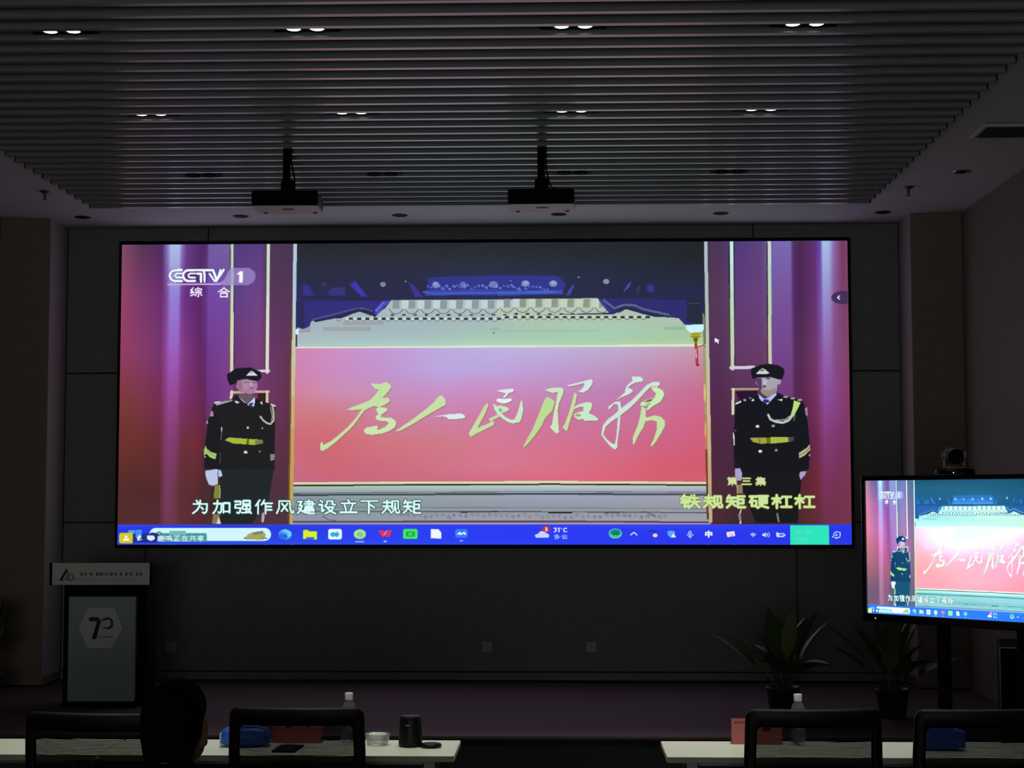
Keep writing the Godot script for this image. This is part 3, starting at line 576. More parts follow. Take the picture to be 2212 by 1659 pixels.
	p.fill("829.6,338.3 840.6,339.4 856.9,338 859.1,342.8 853.7,346 844.9,349.2 834,348.7 827.5,345.9 824.2,341.6", "e0f4f4")
	p.fill("817.9,350.4 822,351.3 831.9,364.3 842.8,377.4 855.9,383.9 863.5,384.4 871.2,368.8 878.8,341.7 882.1,347.2 883.2,364.5 878.8,384 875.5,389.4 860.3,392.6 849.4,389.3 838.4,381.7 827.5,373 820.9,362.1", "c8e8cc")
	p.fill("825.3,354.6 834,353.5 847.1,356.8 854.1,362.2 845,367.6 836.2,369.8 829.7,364.3", "c8e4c8")
	p.fill("931.2,338.7 935.6,334.8 945.4,339.8 951.9,346.3 946.5,364.7 930.1,382 923.5,397.1 908.3,418.8 895.2,433.9 886,443.6 883.2,442.1 893,423.1 903.9,403.6 914.8,377.6 923.5,356", "bcdc98")
	p.fill("929,320.2 945.4,316 966.2,315 971.2,319.3 969.4,330.1 960.7,349.6 958,364.8 959.5,390.8 961,411.3 955.1,414.6 941,400.5 945.3,395.1 951.9,358.2 956.3,338.8 958.5,324.7 946.5,327.2 936.7,323.5", "cce8c0")
	p.fill("979.7,310.2 995.7,306.4 1013.2,302.1 1030.7,297.4 1034.4,301.1 1032.8,308.7 1024,320.6 1013.1,326.4 1001.1,323.7 1008.7,320.5 1016.4,310.8 1015.3,306 997.8,310.3 980.4,313.3", "d4e8e8")
	p.fill("994.5,324.8 1000,331.3 996.7,347.6 992.3,364.9 985.7,384.3 978,409.2 968.2,401.6 973.7,393 982.5,369.2 989,347.5", "c4e0a0")
	p.fill("993.4,358.4 1002.1,351.9 1019.6,347.2 1030.5,347.7 1033.1,353.1 1029.4,365 1025,370.4 1037,375.8 1046.4,383.5 1043.5,386.7 1017.3,387.3 1013,383.3 1002.1,384.4 993.4,377.9 994.5,371.4 1006.5,367.5 1013,366 1014.1,356.3 1002.1,358 993.8,362.3", "c8e8c8")
	p.fill("1119.2,291.7 1137.8,292.2 1144.3,299.3 1139.9,303.7 1126.8,304.7 1116.9,310.1 1110.4,315.9 1118,318.7 1121.2,324.2 1113.6,329.5 1098.3,336 1083,343.5 1093.9,334.9 1103.8,326.3 1104.9,318.7 1109.3,310 1120.3,301.4", "d0e8e4")
	p.fill("1150.8,310.2 1164,303.7 1178.2,303.8 1179.7,309.2 1172.6,314.6 1161.7,312.4 1150.8,322.1 1133.2,341.5 1115.6,358.8 1093.7,376 1074.1,389 1062,399.7 1056.5,416 1065.2,427.9 1073.9,434.9 1081.5,437.7 1084.9,421.5 1088.3,380.3 1094.2,377.1 1091.5,404.2 1086.5,436.6 1086.5,445.3 1081.5,449 1073.9,444.2 1063,432.2 1052.2,417 1055.5,397.6 1065.4,384.6 1082.9,371.7 1089.4,365.2 1088.4,352.2 1078.6,352.2 1070.9,362.5 1067.2,361.2 1068.7,355.4 1085.1,345.3 1093.9,345.7 1096,359.8 1117.9,343.6 1137.6,324.2", "cce6dc")
	p.fill("1160.6,313.9 1172.6,314.6 1185.7,322.2 1189.4,330.9 1181.2,346 1163.7,355.7 1152.7,365.4 1149.5,363.2 1155,354.6 1144,355.6 1136.4,354.5 1138.6,348 1155,340.5 1167.1,338.4 1171.5,328.7 1163.9,322.1", "c8ecb8")
	p.fill("1139.7,355.6 1148.4,361.1 1149.4,380.5 1167.9,375.6 1181,378.5 1189.7,387.2 1190.1,398 1180.8,415.3 1169.8,432.5 1160,443.3 1158.5,440.1 1165.5,426 1172.1,406.6 1172.2,389.3 1161.3,386 1148.2,388.1 1143.8,400 1130.6,421.6 1122.9,438.9 1119.7,436.7 1120.8,421.6 1130.7,397.8 1136.3,378.3", "c6e0a8")
	p.dot(1002.1, 374.7, 6.5, 3.3, "a0b068")
	p.fill("1144.1,348.1 1155,341.6 1166,340.1 1159.4,345.9", "6a6a50")
	p.fill("1145.8,351.5 1161.5,349.2 1155,353.3", "988c70")
	p.fill("829.2,362.2 834,359.6 838.4,365.4 834,367.6", "8cac78")
	p.line("573.9,317.4 570.9,338.2 564.7,352.7", 1.4, "b4d49c")
	p.fill("236.1,284.1 256.4,271.5 287,269.6 310,279.3 312.2,292 302.6,299.6 266.9,296.9 251.7,305.7 242.1,308.2 236.3,294.3", "1c1a24")
	p.fill("258,298.1 277.1,294.4 301.4,299.6 303.3,312.2 297.8,323.6 287.7,327.9 264.7,323.5 256.9,312.1", "a87f9c")
	p.fill("274.6,302 284.8,299.5 283.7,314.7 269.8,319.7 263.3,310.8", "b08aa4")
	p.fill("286.2,312.7 295.6,311.7 294.2,316.3 285.5,316.2", "8c5c82")
	p.fill("272.1,302.5 284.3,300.5 283.6,302.5 273.4,304", "7c5a76")
	p.fill("289.9,301 299.6,301.6 299.6,303.6 291,303.1", "7c5a76")
	p.fill("286.9,302 290.9,302.1 293.1,311.2 286,311.2", "c09cb0")
	p.fill("258,298.9 266.9,297.4 272.3,319.7 262.1,321", "94708c")
	p.fill("259.1,325.3 291.5,328.4 298,335.1 282.7,336.3 262.3,331.9", "6a5448")
	p.fill("277,288.1 288.3,276.2 294.7,279.3 303.8,288.2", "d4d8dc")
	p.dot(289.1, 280, 3, 2, "8890a4")
	p.fill("254.6,328.6 262.2,329.9 282.9,350.2 296.7,335 313.4,344 331.3,347.8 342.8,355.5 342,396.1 341.8,492.4 330.4,492.4 326.1,553.2 305.8,558.2 293.8,607.6 226.6,607.5 223.3,553 223.7,489.5 188.1,489.4 187.5,446.3 196.7,380.4 206.5,350 247.1,337.4", "202022")
	p.fill("223.7,489.5 340.5,489.9 331.1,553.2 293.8,607.6 226.6,607.5", "22282a")
	p.fill("194.3,385.4 206.5,355 222.3,385.5 223.7,489.5 188.1,489.4", "1e1c20")
	p.fill("204,530.1 214,522.5 224.7,558 222.4,578.3 202.1,578.3", "38292a")
	p.fill("263.5,327.8 291.5,329.5 299.3,338.9 285.5,352.8 261.8,332.9", "6a5660")
	p.fill("261,332.4 281.6,349.7 297.5,334.5 298.1,346.5 291.8,354.1 280.3,348.9 270.1,342.6", "ccd4fc")
	p.fill("284.1,349 293,345.2 295.7,355.3 288,355.3", "2c3c84")
	p.dot(294.4, 351.5, 2.3, 2.5, "dce8ff")
	p.dot(282.9, 351.2, 1.5, 1.5, "b8c8f0")
	p.fill("207.7,346.2 247.1,338.7 249.7,342 214.1,352", "a4a8ac")
	p.line("209,345.4 220.4,343.9", 2, "e8ecec")
	p.line("224.2,343.7 247.1,340", 1.4, "60646a")
	p.fill("330.7,347.8 342.8,351.7 343.6,355.5 333.9,352.9", "d8dce0")
	p.fill("252.7,342.5 258.6,342.5 265,345.6 257.4,348.1", "d8dcd8")
	p.fill("308.3,346.5 312.9,342.7 315.5,350.8", "d8dcd4")
	p.line("336.9,354.2 339.7,373.2 339.3,384.6 333,392.2 325.4,390.9 316.4,384.6 310.2,376.2", 4, "bcb8a8")
	p.line("331.9,355.5 336.2,375.7 334.3,388.4", 2.4, "989488")
	p.fill("198.7,375.3 201.6,363.9 206.7,363.9 206.8,375.3", "a08c94")
	p.fill("190.5,390.5 194.2,382.9 195.6,391.8", "b8a0b4")
	p.dot(282.8, 400.2, 2.5, 3, "d4d4cc")
	p.dot(314.6, 401.5, 2.3, 2, "a8a89c")
	p.dot(278.4, 453.2, 4.1, 3.3, "d4d4cc")
	p.dot(309.6, 451.7, 1.8, 1.8, "a8a89c")
	p.fill("232.5,427.4 240.6,421.1 283.8,424.3 314.4,426.4 316.5,434 296.7,437.7 250.9,434.3", "a4b83c")
	p.fill("281.3,424.3 285.9,424.3 285.3,437 280.2,436.4", "5c6418")
	p.fill("299.1,426.9 315.7,426.9 316.5,433.5 299.2,436.5", "787c48")
	p.fill("190.4,438.2 193.1,445.1 202.9,452.7 215.6,456.5 212,468.7 200.5,464.1 192.7,456.5 187.7,460.3 187,448.8", "a8c874")
	p.line("193.9,450.1 202.9,457.8 211.9,462.1", 1.2, "6c8440")
	p.fill("332,458.1 342.2,456.9 341.6,469.6 333.2,471.6", "98948c")
	p.line("332.6,461.9 342.2,459.9", 1.2, "54504c")
	p.line("332.6,466.5 342.3,464.5", 1.2, "54504c")
	p.line("225.2,399.5 225.6,408.4", 2.4, "d8e0d8")
	p.line("225.6,408.4 224.1,426.1", 1.4, "787c70")
	p.line("223.2,454 222.3,476.8", 1.2, "5c5c50")
	p.dot(189.8, 463.3, 1.5, 1.8, "e0e4d0")
	p.fill("190.2,493.3 213.5,489.5 225,492.1 228.5,503.5 223.9,506.8 218.3,504.7 218.6,522.5 206.4,525.5 198.3,522.5 192.2,507.2", "b8c8e4")
	p.line("218.7,492.1 218.3,504.7", 1.6, "48609c")
	p.fill("211.5,523.8 222.9,523.8 224.6,553 209.4,552.9", "7c8436")
	p.line("222.2,525 224.4,540.3 222.5,550.4", 1.4, "c0c8b0")
	p.fill("208.6,585.9 222.5,585.9 221.5,607.5 207.1,607.5", "8c7450")
	p.fill("221.3,591 226.6,607.5 216.5,607.5", "d0d4dc")
	p.line("318.8,586.1 317.2,601.4", 6, "b4acac")
	p.fill("1377.1,275.8 1396.3,268.3 1414.2,265.3 1434.6,268.4 1447.3,276.1 1448.5,286.2 1443.2,298.7 1434.3,300 1419,294.9 1388.4,296 1380.7,298.5 1376.3,285.9", "1a1820")
	p.fill("1388.4,295.5 1419,294.1 1434.3,298.7 1441.4,300 1439.8,308.8 1432.9,310.1 1431.5,323.9 1418.7,330.2 1403.4,326.3 1393.3,316.2 1385.8,306.1", "a8a0b0")
	p.fill("1384.8,296.5 1398.6,295.6 1400.4,323.8 1391.3,314.2", "5c3c6c")
	p.fill("1403.7,296.1 1413.9,294.9 1408.7,311.2 1401.5,314.2", "c0bcc4")
	p.fill("1406.3,296.1 1417.8,294.9 1417.7,298.1 1407.5,299.4", "585868")
	p.fill("1401.5,311.7 1408.7,310.7 1408.1,315.8 1402,317.3", "6c4c64")
	p.fill("1395.8,320 1413.6,322.6 1429,316.3 1428.9,329 1411,336.5 1398.3,328.9", "948c84")
	p.dot(1435.8, 304.3, 4.1, 5.6, "a89cb0")
	p.fill("1386.5,287.2 1400.1,274.6 1406.5,277.2 1416.6,285.5 1408.9,288", "d0d4d4")
	p.dot(1400.3, 279.4, 4.6, 2.3, "706c78")
	p.fill("1393.2,331.4 1408.4,341.5 1431.4,326.4 1446.7,334.1 1484.8,343 1492.2,359.4 1497,389.7 1500.9,440.1 1498.3,490.5 1482.9,500.6 1480,530.8 1472.8,606.5 1384.1,606.3 1380.6,576 1355.6,533.1 1351,490.2 1337.8,485.1 1337.6,424.5 1342,353.9 1349.7,346.3 1377.8,336.3", "17181e")
	p.fill("1355.9,500.3 1477.8,500.6 1471.6,606.5 1384.1,606.3 1370.5,573.5 1355.6,533.1", "1a1a1c")
	p.fill("1338.5,462.4 1351,490.2 1338.3,490.1", "221a28")
	p.fill("1392.2,330.8 1405.8,341.5 1431.4,326.9 1430.9,332.7 1418.5,345.3 1411.3,352.9 1398.1,345.2 1393.1,338.9", "b4bcf0")
	p.fill("1403.2,342.7 1413.4,342 1415.9,347.8 1409.5,353.6 1400.6,347.8", "2c3474")
	p.fill("1408.3,350.3 1415.4,347.1 1411.3,353.6", "c0d0fc")
	p.fill("1342,350.1 1354.8,344.3 1355.3,347.6 1342.5,353.4", "e8ecf0")
	p.dot(1362.5, 343.4, 3.5, 2.3, "a89ca4")
	p.dot(1374, 339.4, 3, 2, "808090")
	p.fill("1376.2,345.9 1380.3,339.9 1383.9,344.9", "e4e8e8")
	p.fill("1433.3,342.8 1440.2,341.6 1443.5,340.4 1443,346.2", "e0e4e0")
	p.dot(1450.4, 336.6, 5.6, 2.3, "989ca0")
	p.dot(1465.7, 340, 5.6, 2.3, "989ca0")
	p.dot(1480.9, 343.4, 5.6, 2.3, "989ca0")
	p.fill("1468.2,344.2 1482.7,348.8 1474.3,365.7 1469.1,374.5 1460.2,378.2 1465.5,359.3", "b4e074")
	p.line("1412.6,375.1 1416.8,384.4 1428.2,390 1443.5,392.1 1456.3,387 1466.6,374.5", 5, "c4c8c4")
	p.line("1428.3,386.5 1448.6,385.8 1458.9,378.2", 2.5, "a8b49c")
	p.line("1470.4,372 1467.7,387.1", 2, "6c7c60")
	p.fill("1491.2,360.7 1496.8,359.4 1497.1,379.6 1492.5,374.6", "9c7c90")
	p.dot(1389.2, 400, 4.1, 3.3, "d4d4d8")
	p.dot(1423, 398.8, 3.8, 3, "989a9c")
	p.dot(1394.5, 453.2, 4.3, 3.3, "dcdcdc")
	p.dot(1428.8, 450.8, 3.5, 2.8, "8c8c90")
	p.fill("1371.9,424.6 1392.3,423.4 1443.1,423.6 1467.3,422.4 1465.9,431.2 1443,434.4 1397.2,437.3 1379.4,433.5", "a0a444")
	p.fill("1443.1,422.8 1454.6,422.8 1454.5,433.7 1416.3,436.9 1416.4,423.2", "aab848")
	p.fill("1407.5,423.7 1416.4,423.7 1416.3,436.1 1408.7,436.3", "6c7010")
	p.fill("1454.6,422.8 1467.3,421.9 1466.4,431 1455.2,431.9", "4c4840")
	p.dot(1393.5, 430.2, 2, 5.6, "787c3c")
	p.fill("1477.1,456.5 1493.7,446.4 1501.5,437.6 1501.8,450.2 1491,461.5 1478.2,468.3", "bcb890")
	p.line("1479.6,461.8 1493.6,453.2 1500.9,445.2", 1.4, "58583c")
	p.dot(1500.2, 461.6, 1.3, 2.3, "d8d8d0")
	p.line("1337.9,414.4 1338.2,439.7", 2.6, "ccd0d4")
	p.dot(1342, 408.6, 1, 1.5, "9098a0")
	p.fill("1339.5,490.1 1351,488.9 1355.4,500.3 1353.8,515.4 1340.6,515.4", "a8a0d0")
	p.fill("1479.2,496.8 1493.1,495.6 1490.5,503.1 1480.2,514.5 1477.3,505.6", "a89cc8")
	p.fill("1341.8,524.2 1355.7,524.2 1355.6,543.1 1345.4,543.1", "8c7c68")
	p.line("1343.5,525.5 1344.4,543.1", 2, "c0a068")
	p.line("1352.7,574.7 1349.6,586", 2.4, "e0e4e0")
	p.fill("1345,586 1351.4,586 1352.5,606.2 1348.6,606.2", "907c74")
	p.line("1351,603.2 1349.9,606.7", 3, "dce0e8")
	p.line("1429.2,586.2 1430.6,593.8 1432.3,602.6", 4, "7c8078")
	p.fill("216.7,84.7 226.9,78.4 238.1,56.9 245.7,51.8 281.6,52 294.5,60.9 296.7,72.3 292.3,83.7 280.8,90 102.9,89.2 101.5,85.9", "a898d4c0")
	p.fill("250.9,51.8 281.6,52 294.5,60.9 296.7,72.3 292.3,83.7 280.8,90 249.3,89.9", "8c74b8b0")
	p.line("102.8,87.7 218.1,88.2", 2.6, "c4b4e8")
	p.line("133.1,56.3 119.5,56.5 116.7,56.8 113.9,57.8 111.6,59 109.6,61.1 108.1,63.3 107.1,65.9 106.9,68.4 107.2,70.9 108.2,73.5 109.8,75.8 111.9,77.8 114.2,79.1 117,80.1 119.9,80.4 133.4,80.2", 7, "26306e")
	p.line("133.7,64 124,63.9 122.9,63.9 121.7,64.4 120.9,64.9 119.9,65.7 119.4,66.4 119.1,67.4 118.9,68.5 119.2,69.5 119.4,70.5 120,71.3 121,72 121.8,72.5 123.1,73.1 124.1,73.1 133.8,73.1", 5.18, "26306e")
	p.line("162.3,56.5 148.7,56.7 145.9,56.9 143.1,57.9 140.8,59.2 138.8,61.2 137.3,63.5 136.3,66 136.1,68.5 136.4,71.1 137.4,73.6 139,75.9 141.1,78 143.4,79.2 146.2,80.3 149.1,80.5 162.6,80.3", 7, "26306e")
	p.line("162.9,64.1 153.2,64.1 152.1,64.1 150.9,64.6 150.1,65.1 149.1,65.8 148.6,66.6 148.3,67.6 148.1,68.6 148.4,69.6 148.7,70.6 149.2,71.4 150.2,72.2 151,72.7 152.3,73.2 153.3,73.2 163,73.2", 5.18, "26306e")
	p.line("165.9,56.5 202.2,56.7 210.8,79 225.8,56.3", 7, "26306e")
	p.line("167.8,64.1 175.7,64.2 176,81.9", 7, "26306e")
	p.line("181.8,60.4 183.9,64.7 184.2,82", 6.3, "26306e")
	p.line("194.7,64.8 205.9,80.8 210.3,80.8 218.9,56.3", 5.6, "26306e")
	p.line("133.1,56.3 119.5,56.5 116.7,56.8 113.9,57.8 111.6,59 109.6,61.1 108.1,63.3 107.1,65.9 106.9,68.4 107.2,70.9 108.2,73.5 109.8,75.8 111.9,77.8 114.2,79.1 117,80.1 119.9,80.4 133.4,80.2", 5.4, "f4f8ff")
	p.line("133.7,64 124,63.9 122.9,63.9 121.7,64.4 120.9,64.9 119.9,65.7 119.4,66.4 119.1,67.4 118.9,68.5 119.2,69.5 119.4,70.5 120,71.3 121,72 121.8,72.5 123.1,73.1 124.1,73.1 133.8,73.1", 3.996, "f4f8ff")
	p.line("162.3,56.5 148.7,56.7 145.9,56.9 143.1,57.9 140.8,59.2 138.8,61.2 137.3,63.5 136.3,66 136.1,68.5 136.4,71.1 137.4,73.6 139,75.9 141.1,78 143.4,79.2 146.2,80.3 149.1,80.5 162.6,80.3", 5.4, "f4f8ff")
	p.line("162.9,64.1 153.2,64.1 152.1,64.1 150.9,64.6 150.1,65.1 149.1,65.8 148.6,66.6 148.3,67.6 148.1,68.6 148.4,69.6 148.7,70.6 149.2,71.4 150.2,72.2 151,72.7 152.3,73.2 153.3,73.2 163,73.2", 3.996, "f4f8ff")
	p.line("165.9,56.5 202.2,56.7 210.8,79 225.8,56.3", 5.4, "f4f8ff")
	p.line("167.8,64.1 175.7,64.2 176,81.9", 5.4, "f4f8ff")
	p.line("181.8,60.4 183.9,64.7 184.2,82", 4.86, "f4f8ff")
	p.line("194.7,64.8 205.9,80.8 210.3,80.8 218.9,56.3", 4.32, "f4f8ff")
	p.fill("255.7,65.1 261.7,59.5 268.4,59.5 268.2,83.9 260,83.8 260.3,66.6 256.2,67.6", "f8fcff")
	p.glyphs("综", 151.6, 94.5, 179, 115.9, 3, "f0ecff", 0.08)
	p.glyphs("合", 213.5, 94.8, 240, 116.7, 3, "f4f0ff", 0.08)
	p.glyphs("为加强作风建设立下规矩", 160.5, 554.6, 662.7, 587.3, 7, "1c3c40", 0.1)
	p.glyphs("为加强作风建设立下规矩", 160.5, 554.6, 662.7, 587.3, 4.3, "d8fcf8", 0.1)
	p.glyphs("第三集", 1322.4, 508.5, 1406, 525.6, 4.6, "5a5c20", 0.24)
	p.glyphs("第三集", 1322.4, 508.5, 1406, 525.6, 3.2, "d0dca0", 0.24)
	p.glyphs("铁规矩硬杠杠", 1220.7, 545.6, 1509.9, 575.2, 7.2, "5c6018", 0.12)
	p.glyphs("铁规矩硬杠杠", 1220.7, 545.6, 1509.9, 575.2, 5.6, "cce69c", 0.12)
	p.fill("1586.4,108.8 1571.7,108.9 1560.7,111.4 1553.3,117.7 1551.4,123.1 1553.2,128.5 1560.4,134.4 1571.3,137 1586.3,137.1", "44305a")
	p.line("1569.7,119.5 1565.1,123.3 1569.7,126.7", 2.6, "f0e8f4")
	p.fill("1298.4,207.2 1298.7,221.1 1302.3,218.4 1306,223.5 1309.6,222 1307.1,217 1312.6,216.3", "281c50")
	p.fill("1299.1,208.7 1299.2,219.8 1302.7,217.3 1306,222 1308.5,221 1306,216.3 1311.1,215.9", "f8f8fc")
	p.wash(-12, 609, 1603, 657, "-8 244 546 948 1250 1598", "609 616 636 657", "60,72,232 52,64,220 52,68,232 52,68,240 60,72,232 52,56,232/44,60,232 40,56,224 44,64,240 44,60,244 44,64,240 40,56,236/40,56,228 40,72,224 44,64,244 44,60,248 44,56,240 40,56,232/60,80,224 48,80,232 48,80,240 44,64,240 44,60,232 44,60,228")
	p.box(69.7, 615.9, 336, 643.9, "d0f8fc", 14)
	p.fill("71.1,626.8 195.2,627.1 195.5,646.1 86.6,645.9 71.4,640.8", "4898a0")
	p.fill("73.6,625.6 93.9,628.2 89.1,640.8 71.3,638.3", "183c6c")
	p.dot(90.9, 628.2, 6.1, 4.1, "2c5060")
	p.dot(90.9, 628.2, 4.3, 2.5, "80bcc0")
	p.box(114.1, 621.9, 149.7, 630.8, "78b8bc", 0)
	p.fill("33.1,628 88.9,628.2 89.2,647.2 33.5,647.1", "203080")
	p.box(24.1, 620.4, 38.2, 628.1, "58a0f4", 0)
	p.box(39.3, 619.9, 53, 635.7, "4890ec", 0)
	p.box(4.2, 626.7, 34, 648.9, "d4c830", 3)
	p.dot(19.1, 634.9, 3.3, 2.8, "fcfce8")
	p.fill("11.9,643.2 14.3,638.7 24.5,638.7 26.3,643.3", "fcfcf0")
	p.fill("42.2,636.9 48.4,630.6 53,634.4 49.8,639.5 44.8,642", "dce4fc")
	p.line("44,642.8 53.1,640.8", 2, "dce4fc")
	p.fill("65.1,632.7 77.5,631.9 81.4,634.5 81.5,640.8 73.9,643.9 65.3,640.8", "e4ecfc")
	p.glyphs("鹿鸣正在共享", 87.4, 631.7, 190.4, 644.9, 2, "d0e4ec", 0.04)
	p.fill("277.7,637.4 286.4,628.6 295.3,626 319.3,623.5 324.4,629.9 323.3,638.8 281.5,641.2", "b0ac84")
	p.fill("282.7,632.3 319.4,629.9 319.5,641.3 286.6,641.2", "a4a850")
	p.fill("294,626 316.7,622.3 319.4,628.6 296.6,631.1", "808078")
	p.line("277.7,637.4 282.8,639.2", 2, "40586c")
	p.line("316.9,637.5 327.1,638.3", 2, "50648c")
	p.dot(366.7, 630, 14.7, 11.1, "38a4f0")
	p.fill("357.3,621.1 367.4,618.6 378.8,623.7 380.7,632.5 372.6,636.3 365,632.5 372.5,627.5 364.9,624.9", "70d0f0")
	p.dot(365, 634.3, 6.6, 5.1, "2458e0")
	p.fill("352.3,631.2 359.8,626.2 367.6,636.3 365.1,641.4 357.5,640.1", "3868f0")
	p.fill("405.4,621.2 415.5,620.2 419.3,623.2 435.8,622.8 436,640.3 405.6,640.2", "d8f030")
	p.fill("411.1,636.4 430.9,635.4 428.4,641 414.5,641", "3c64d8")
	p.box(406.6, 620.2, 416.8, 623.7, "c8dc28", 2)
	p.box(459.8, 617.8, 490.4, 641.1, "e8f8fc", 6)
	p.fill("463.7,629.9 470,624.4 474.3,626.4 480.1,624.4 485.3,630 479,636 474.4,633.5 470.1,636", "2cb0e4")
	p.dot(529.1, 629.5, 13.7, 10.6, "94e088")
	p.dot(529.1, 629.5, 10.1, 7.8, "b8e8a8")
	p.line("524,630 534.6,630.1 532.1,626 525.8,626.5 524,631.6 529.6,634.6 534.2,633.1", 2.4, "70c068")
	p.box(519.1, 644.2, 538.8, 646.8, "a8b0f0", 2)
	p.fill("569.5,621 579.7,621 584.8,625.4 589.8,620.5 599.2,621.1 594.2,634.2 587.4,636.2 584.1,632.9 579.8,636.2 573.9,631.7", "dc3464")
	p.line("581,631.7 587.3,622.1", 2, "f4a0c0")
	p.box(580.6, 643.1, 587.7, 646.4, "b8c0f4", 3)
	p.box(623, 618.1, 654.5, 639.9, "40e860", 4)
	p.box(629.6, 623.7, 648.4, 634.8, "28a458", 3)
	p.fill("634.2,626.2 643,626.2 643.1,631.8 634.2,631.8", "48d868")
	p.fill("682.8,618.7 700,618.8 706.1,626.4 706.2,639 682.9,638.5", "f0f8fc")
	p.box(735.5, 618.3, 762.9, 637.1, "3c78f4", 5)
	p.fill("737.5,631.5 745.1,623.9 750.2,628 755.2,623.9 760.3,629.5 757.8,631.5 753.2,628.5 748.2,631.5 743.6,629.5", "f0f8fc")
	p.box(745.2, 642.1, 752.8, 645.2, "b0bcf4", 3)
	p.dot(917.9, 632.8, 9.6, 4.6, "c8d4f8")
	p.dot(924.2, 629.3, 8.6, 6.6, "ccd8f8")
	p.dot(931, 632.4, 8.1, 5.1, "c4d0fc")
	p.box(909, 632.3, 938.6, 636.9, "c8d4fc", 6)
	p.dot(932.5, 618.7, 9.6, 6.6, "b8304c")
	p.line("931,616.2 934.1,616.2 934.6,618.2 931.5,619.2 931,621.8 934.6,621.8 934.6,619.2", 2, "f0e0c0")
	p.line("949.8,616.7 954.3,616.7 952.3,619.8 954.8,622.3 949.8,624.8", 2.4, "e4e8fc")
	p.line("958.4,617.8 960.4,616.3 960.4,624.8", 2.4, "e4e8fc")
	p.dot(965, 617.3, 1.8, 1.5, "d8e0fc")
	p.line("976.6,617.3 972.6,616.8 969.5,620.3 971.6,624.4 977.1,623.9", 2.4, "e4e8fc")
	p.glyphs("多云", 948.8, 629.9, 979.1, 640, 2, "8cb4f8", 0.1)
	p.dot(1081.5, 628.1, 14.2, 10.6, "6ce8b0")
	p.dot(1081.5, 627.6, 12.2, 8.6, "1c7c98")
	p.fill("1070.3,628.1 1092.6,628.1 1089.8,635.2 1081.4,637.2 1072.8,634.7", "34d070")
	p.line("1075.4,628.1 1078.9,631.1 1082,627.6 1085.5,631.2 1088.6,628.6", 2.4, "105c54")
	p.line("1114.4,631.2 1121.5,625.7 1128.1,631.2", 2.6, "dce4fc")
	p.line("1151.4,625.2 1159.5,622.2 1171.2,624.3", 2, "1c2c8c")
	p.dot(1167.1, 632.1, 5.1, 4.3, "e8dcd0")
	p.fill("1193,623.3 1201.3,621.8 1210.2,623.3 1209.1,631.7 1201.2,637.4 1194.9,632.9", "58a8f4")
	p.fill("1201,636.4 1206.6,627.4 1212.1,636.5", "f4f0e8")
	p.box(1238.6, 622.4, 1245.6, 633, "b4d0f8", 7)
	p.box(1240.6, 624.4, 1243.6, 631, "3c60e0", 3)
	p.line("1235.5,629.9 1238.5,634 1242,635 1245.6,634 1249.1,630", 1.8, "b4d0f8")
	p.line("1242,634.5 1242,637", 2.4, "b4d0f8")
	p.glyphs("中", 1273, 622.4, 1291.1, 636.6, 3, "f0f4fc", 0.08)
	p.fill("1319.6,625.6 1336.8,623.1 1339.3,633.2 1322,636.2", "f8ecf0")
	p.line("1324.1,629.6 1334.8,628.1", 1.6, "c8a0b4")
	p.line("1325.4,633.1 1335.5,631.7", 1.6, "c8a0b4")
	p.fill("1369.7,629.7 1376.8,626.2 1384.4,629.7 1377.3,635.8", "9cb8fc")
	p.fill("1396.6,628.7 1400.1,628.8 1404.2,625.2 1404.1,636.3 1400.1,633.3 1396.5,633.3", "dce8fc")
	p.line("1406.7,628.3 1408.2,630.8 1406.7,633.8", 1.8, "dce8fc")
	p.line("1410.3,626.3 1412.8,630.8 1410.2,635.8", 1.8, "c8d4fc")
	p.fill("1426.5,624.5 1430.5,627.1 1441.9,626.8 1447.2,631.4 1442.6,635.4 1427.4,635.9", "d8e4fc")
	p.fill("1434.3,628.8 1440.7,628.3 1443.2,631.4 1438.1,633.4 1431.7,632.9", "4c70e8")
	p.fill("1456.6,610.7 1539.7,610.4 1540.1,652.7 1456.6,653.1", "30e4bc")
	p.glyphs("15:28", 1466.1, 619.8, 1501.4, 629, 1.6, "60e8cc", 0.1)
	p.glyphs("2023", 1465.9, 635.9, 1493.7, 643.6, 1.6, "58e4c8", 0.1)
	p.line("1546.4,636.6 1549.5,633.6 1550.6,627 1554.7,625 1562.8,625.6 1562.6,636.1 1552,637.1", 2.2, "c8d4fc")
	p.box(1552.6, 629.1, 1557.6, 633.6, "c0ccfc", 2)
	p.line("1552,637.6 1558.3,637.6", 2.4, "c8d4fc")
	return p.finish(1280, 526)

func paler(src: Image) -> Image:      # the second display runs a brighter, bluer picture mode
	var im: Image = src.duplicate()
	im.resize(794, 326, Image.INTERPOLATE_BILINEAR); im.convert(Image.FORMAT_RGB8)
	var d := im.get_data()
	for i in range(0, d.size(), 3):
		var r := float(d[i])
		var g := float(d[i + 1])
		var b := float(d[i + 2])
		var hot := maxf(minf(r, b) - 165, 0) * 1.3 + maxf(0.3 * r + 0.6 * g + 0.1 * b - 185, 0) * 1.1
		d[i] = clampi(int(1.08 * r - 12 + maxf(r - g, 0) * 1.1 + maxf(g - r, 0) * 0.8 + hot), 14, 255)
		d[i + 1] = clampi(int((72 + (g - 32) * 2.1 if g < 60 else 131 + (g - 60) * 0.95) + hot), 60, 255)
		d[i + 2] = clampi(int(114 + (b - 34) * 0.85 + hot), 96, 255)
	return Image.create_from_data(794, 326, false, Image.FORMAT_RGB8, d)

# ---------------------------------------------------------------- names, tags
var taken := {}
var M := {}

func numbered(n: String) -> String:
	taken[n] = taken.get(n, -1) + 1
	return n if taken[n] == 0 else "%s_%03d" % [n, taken[n]]

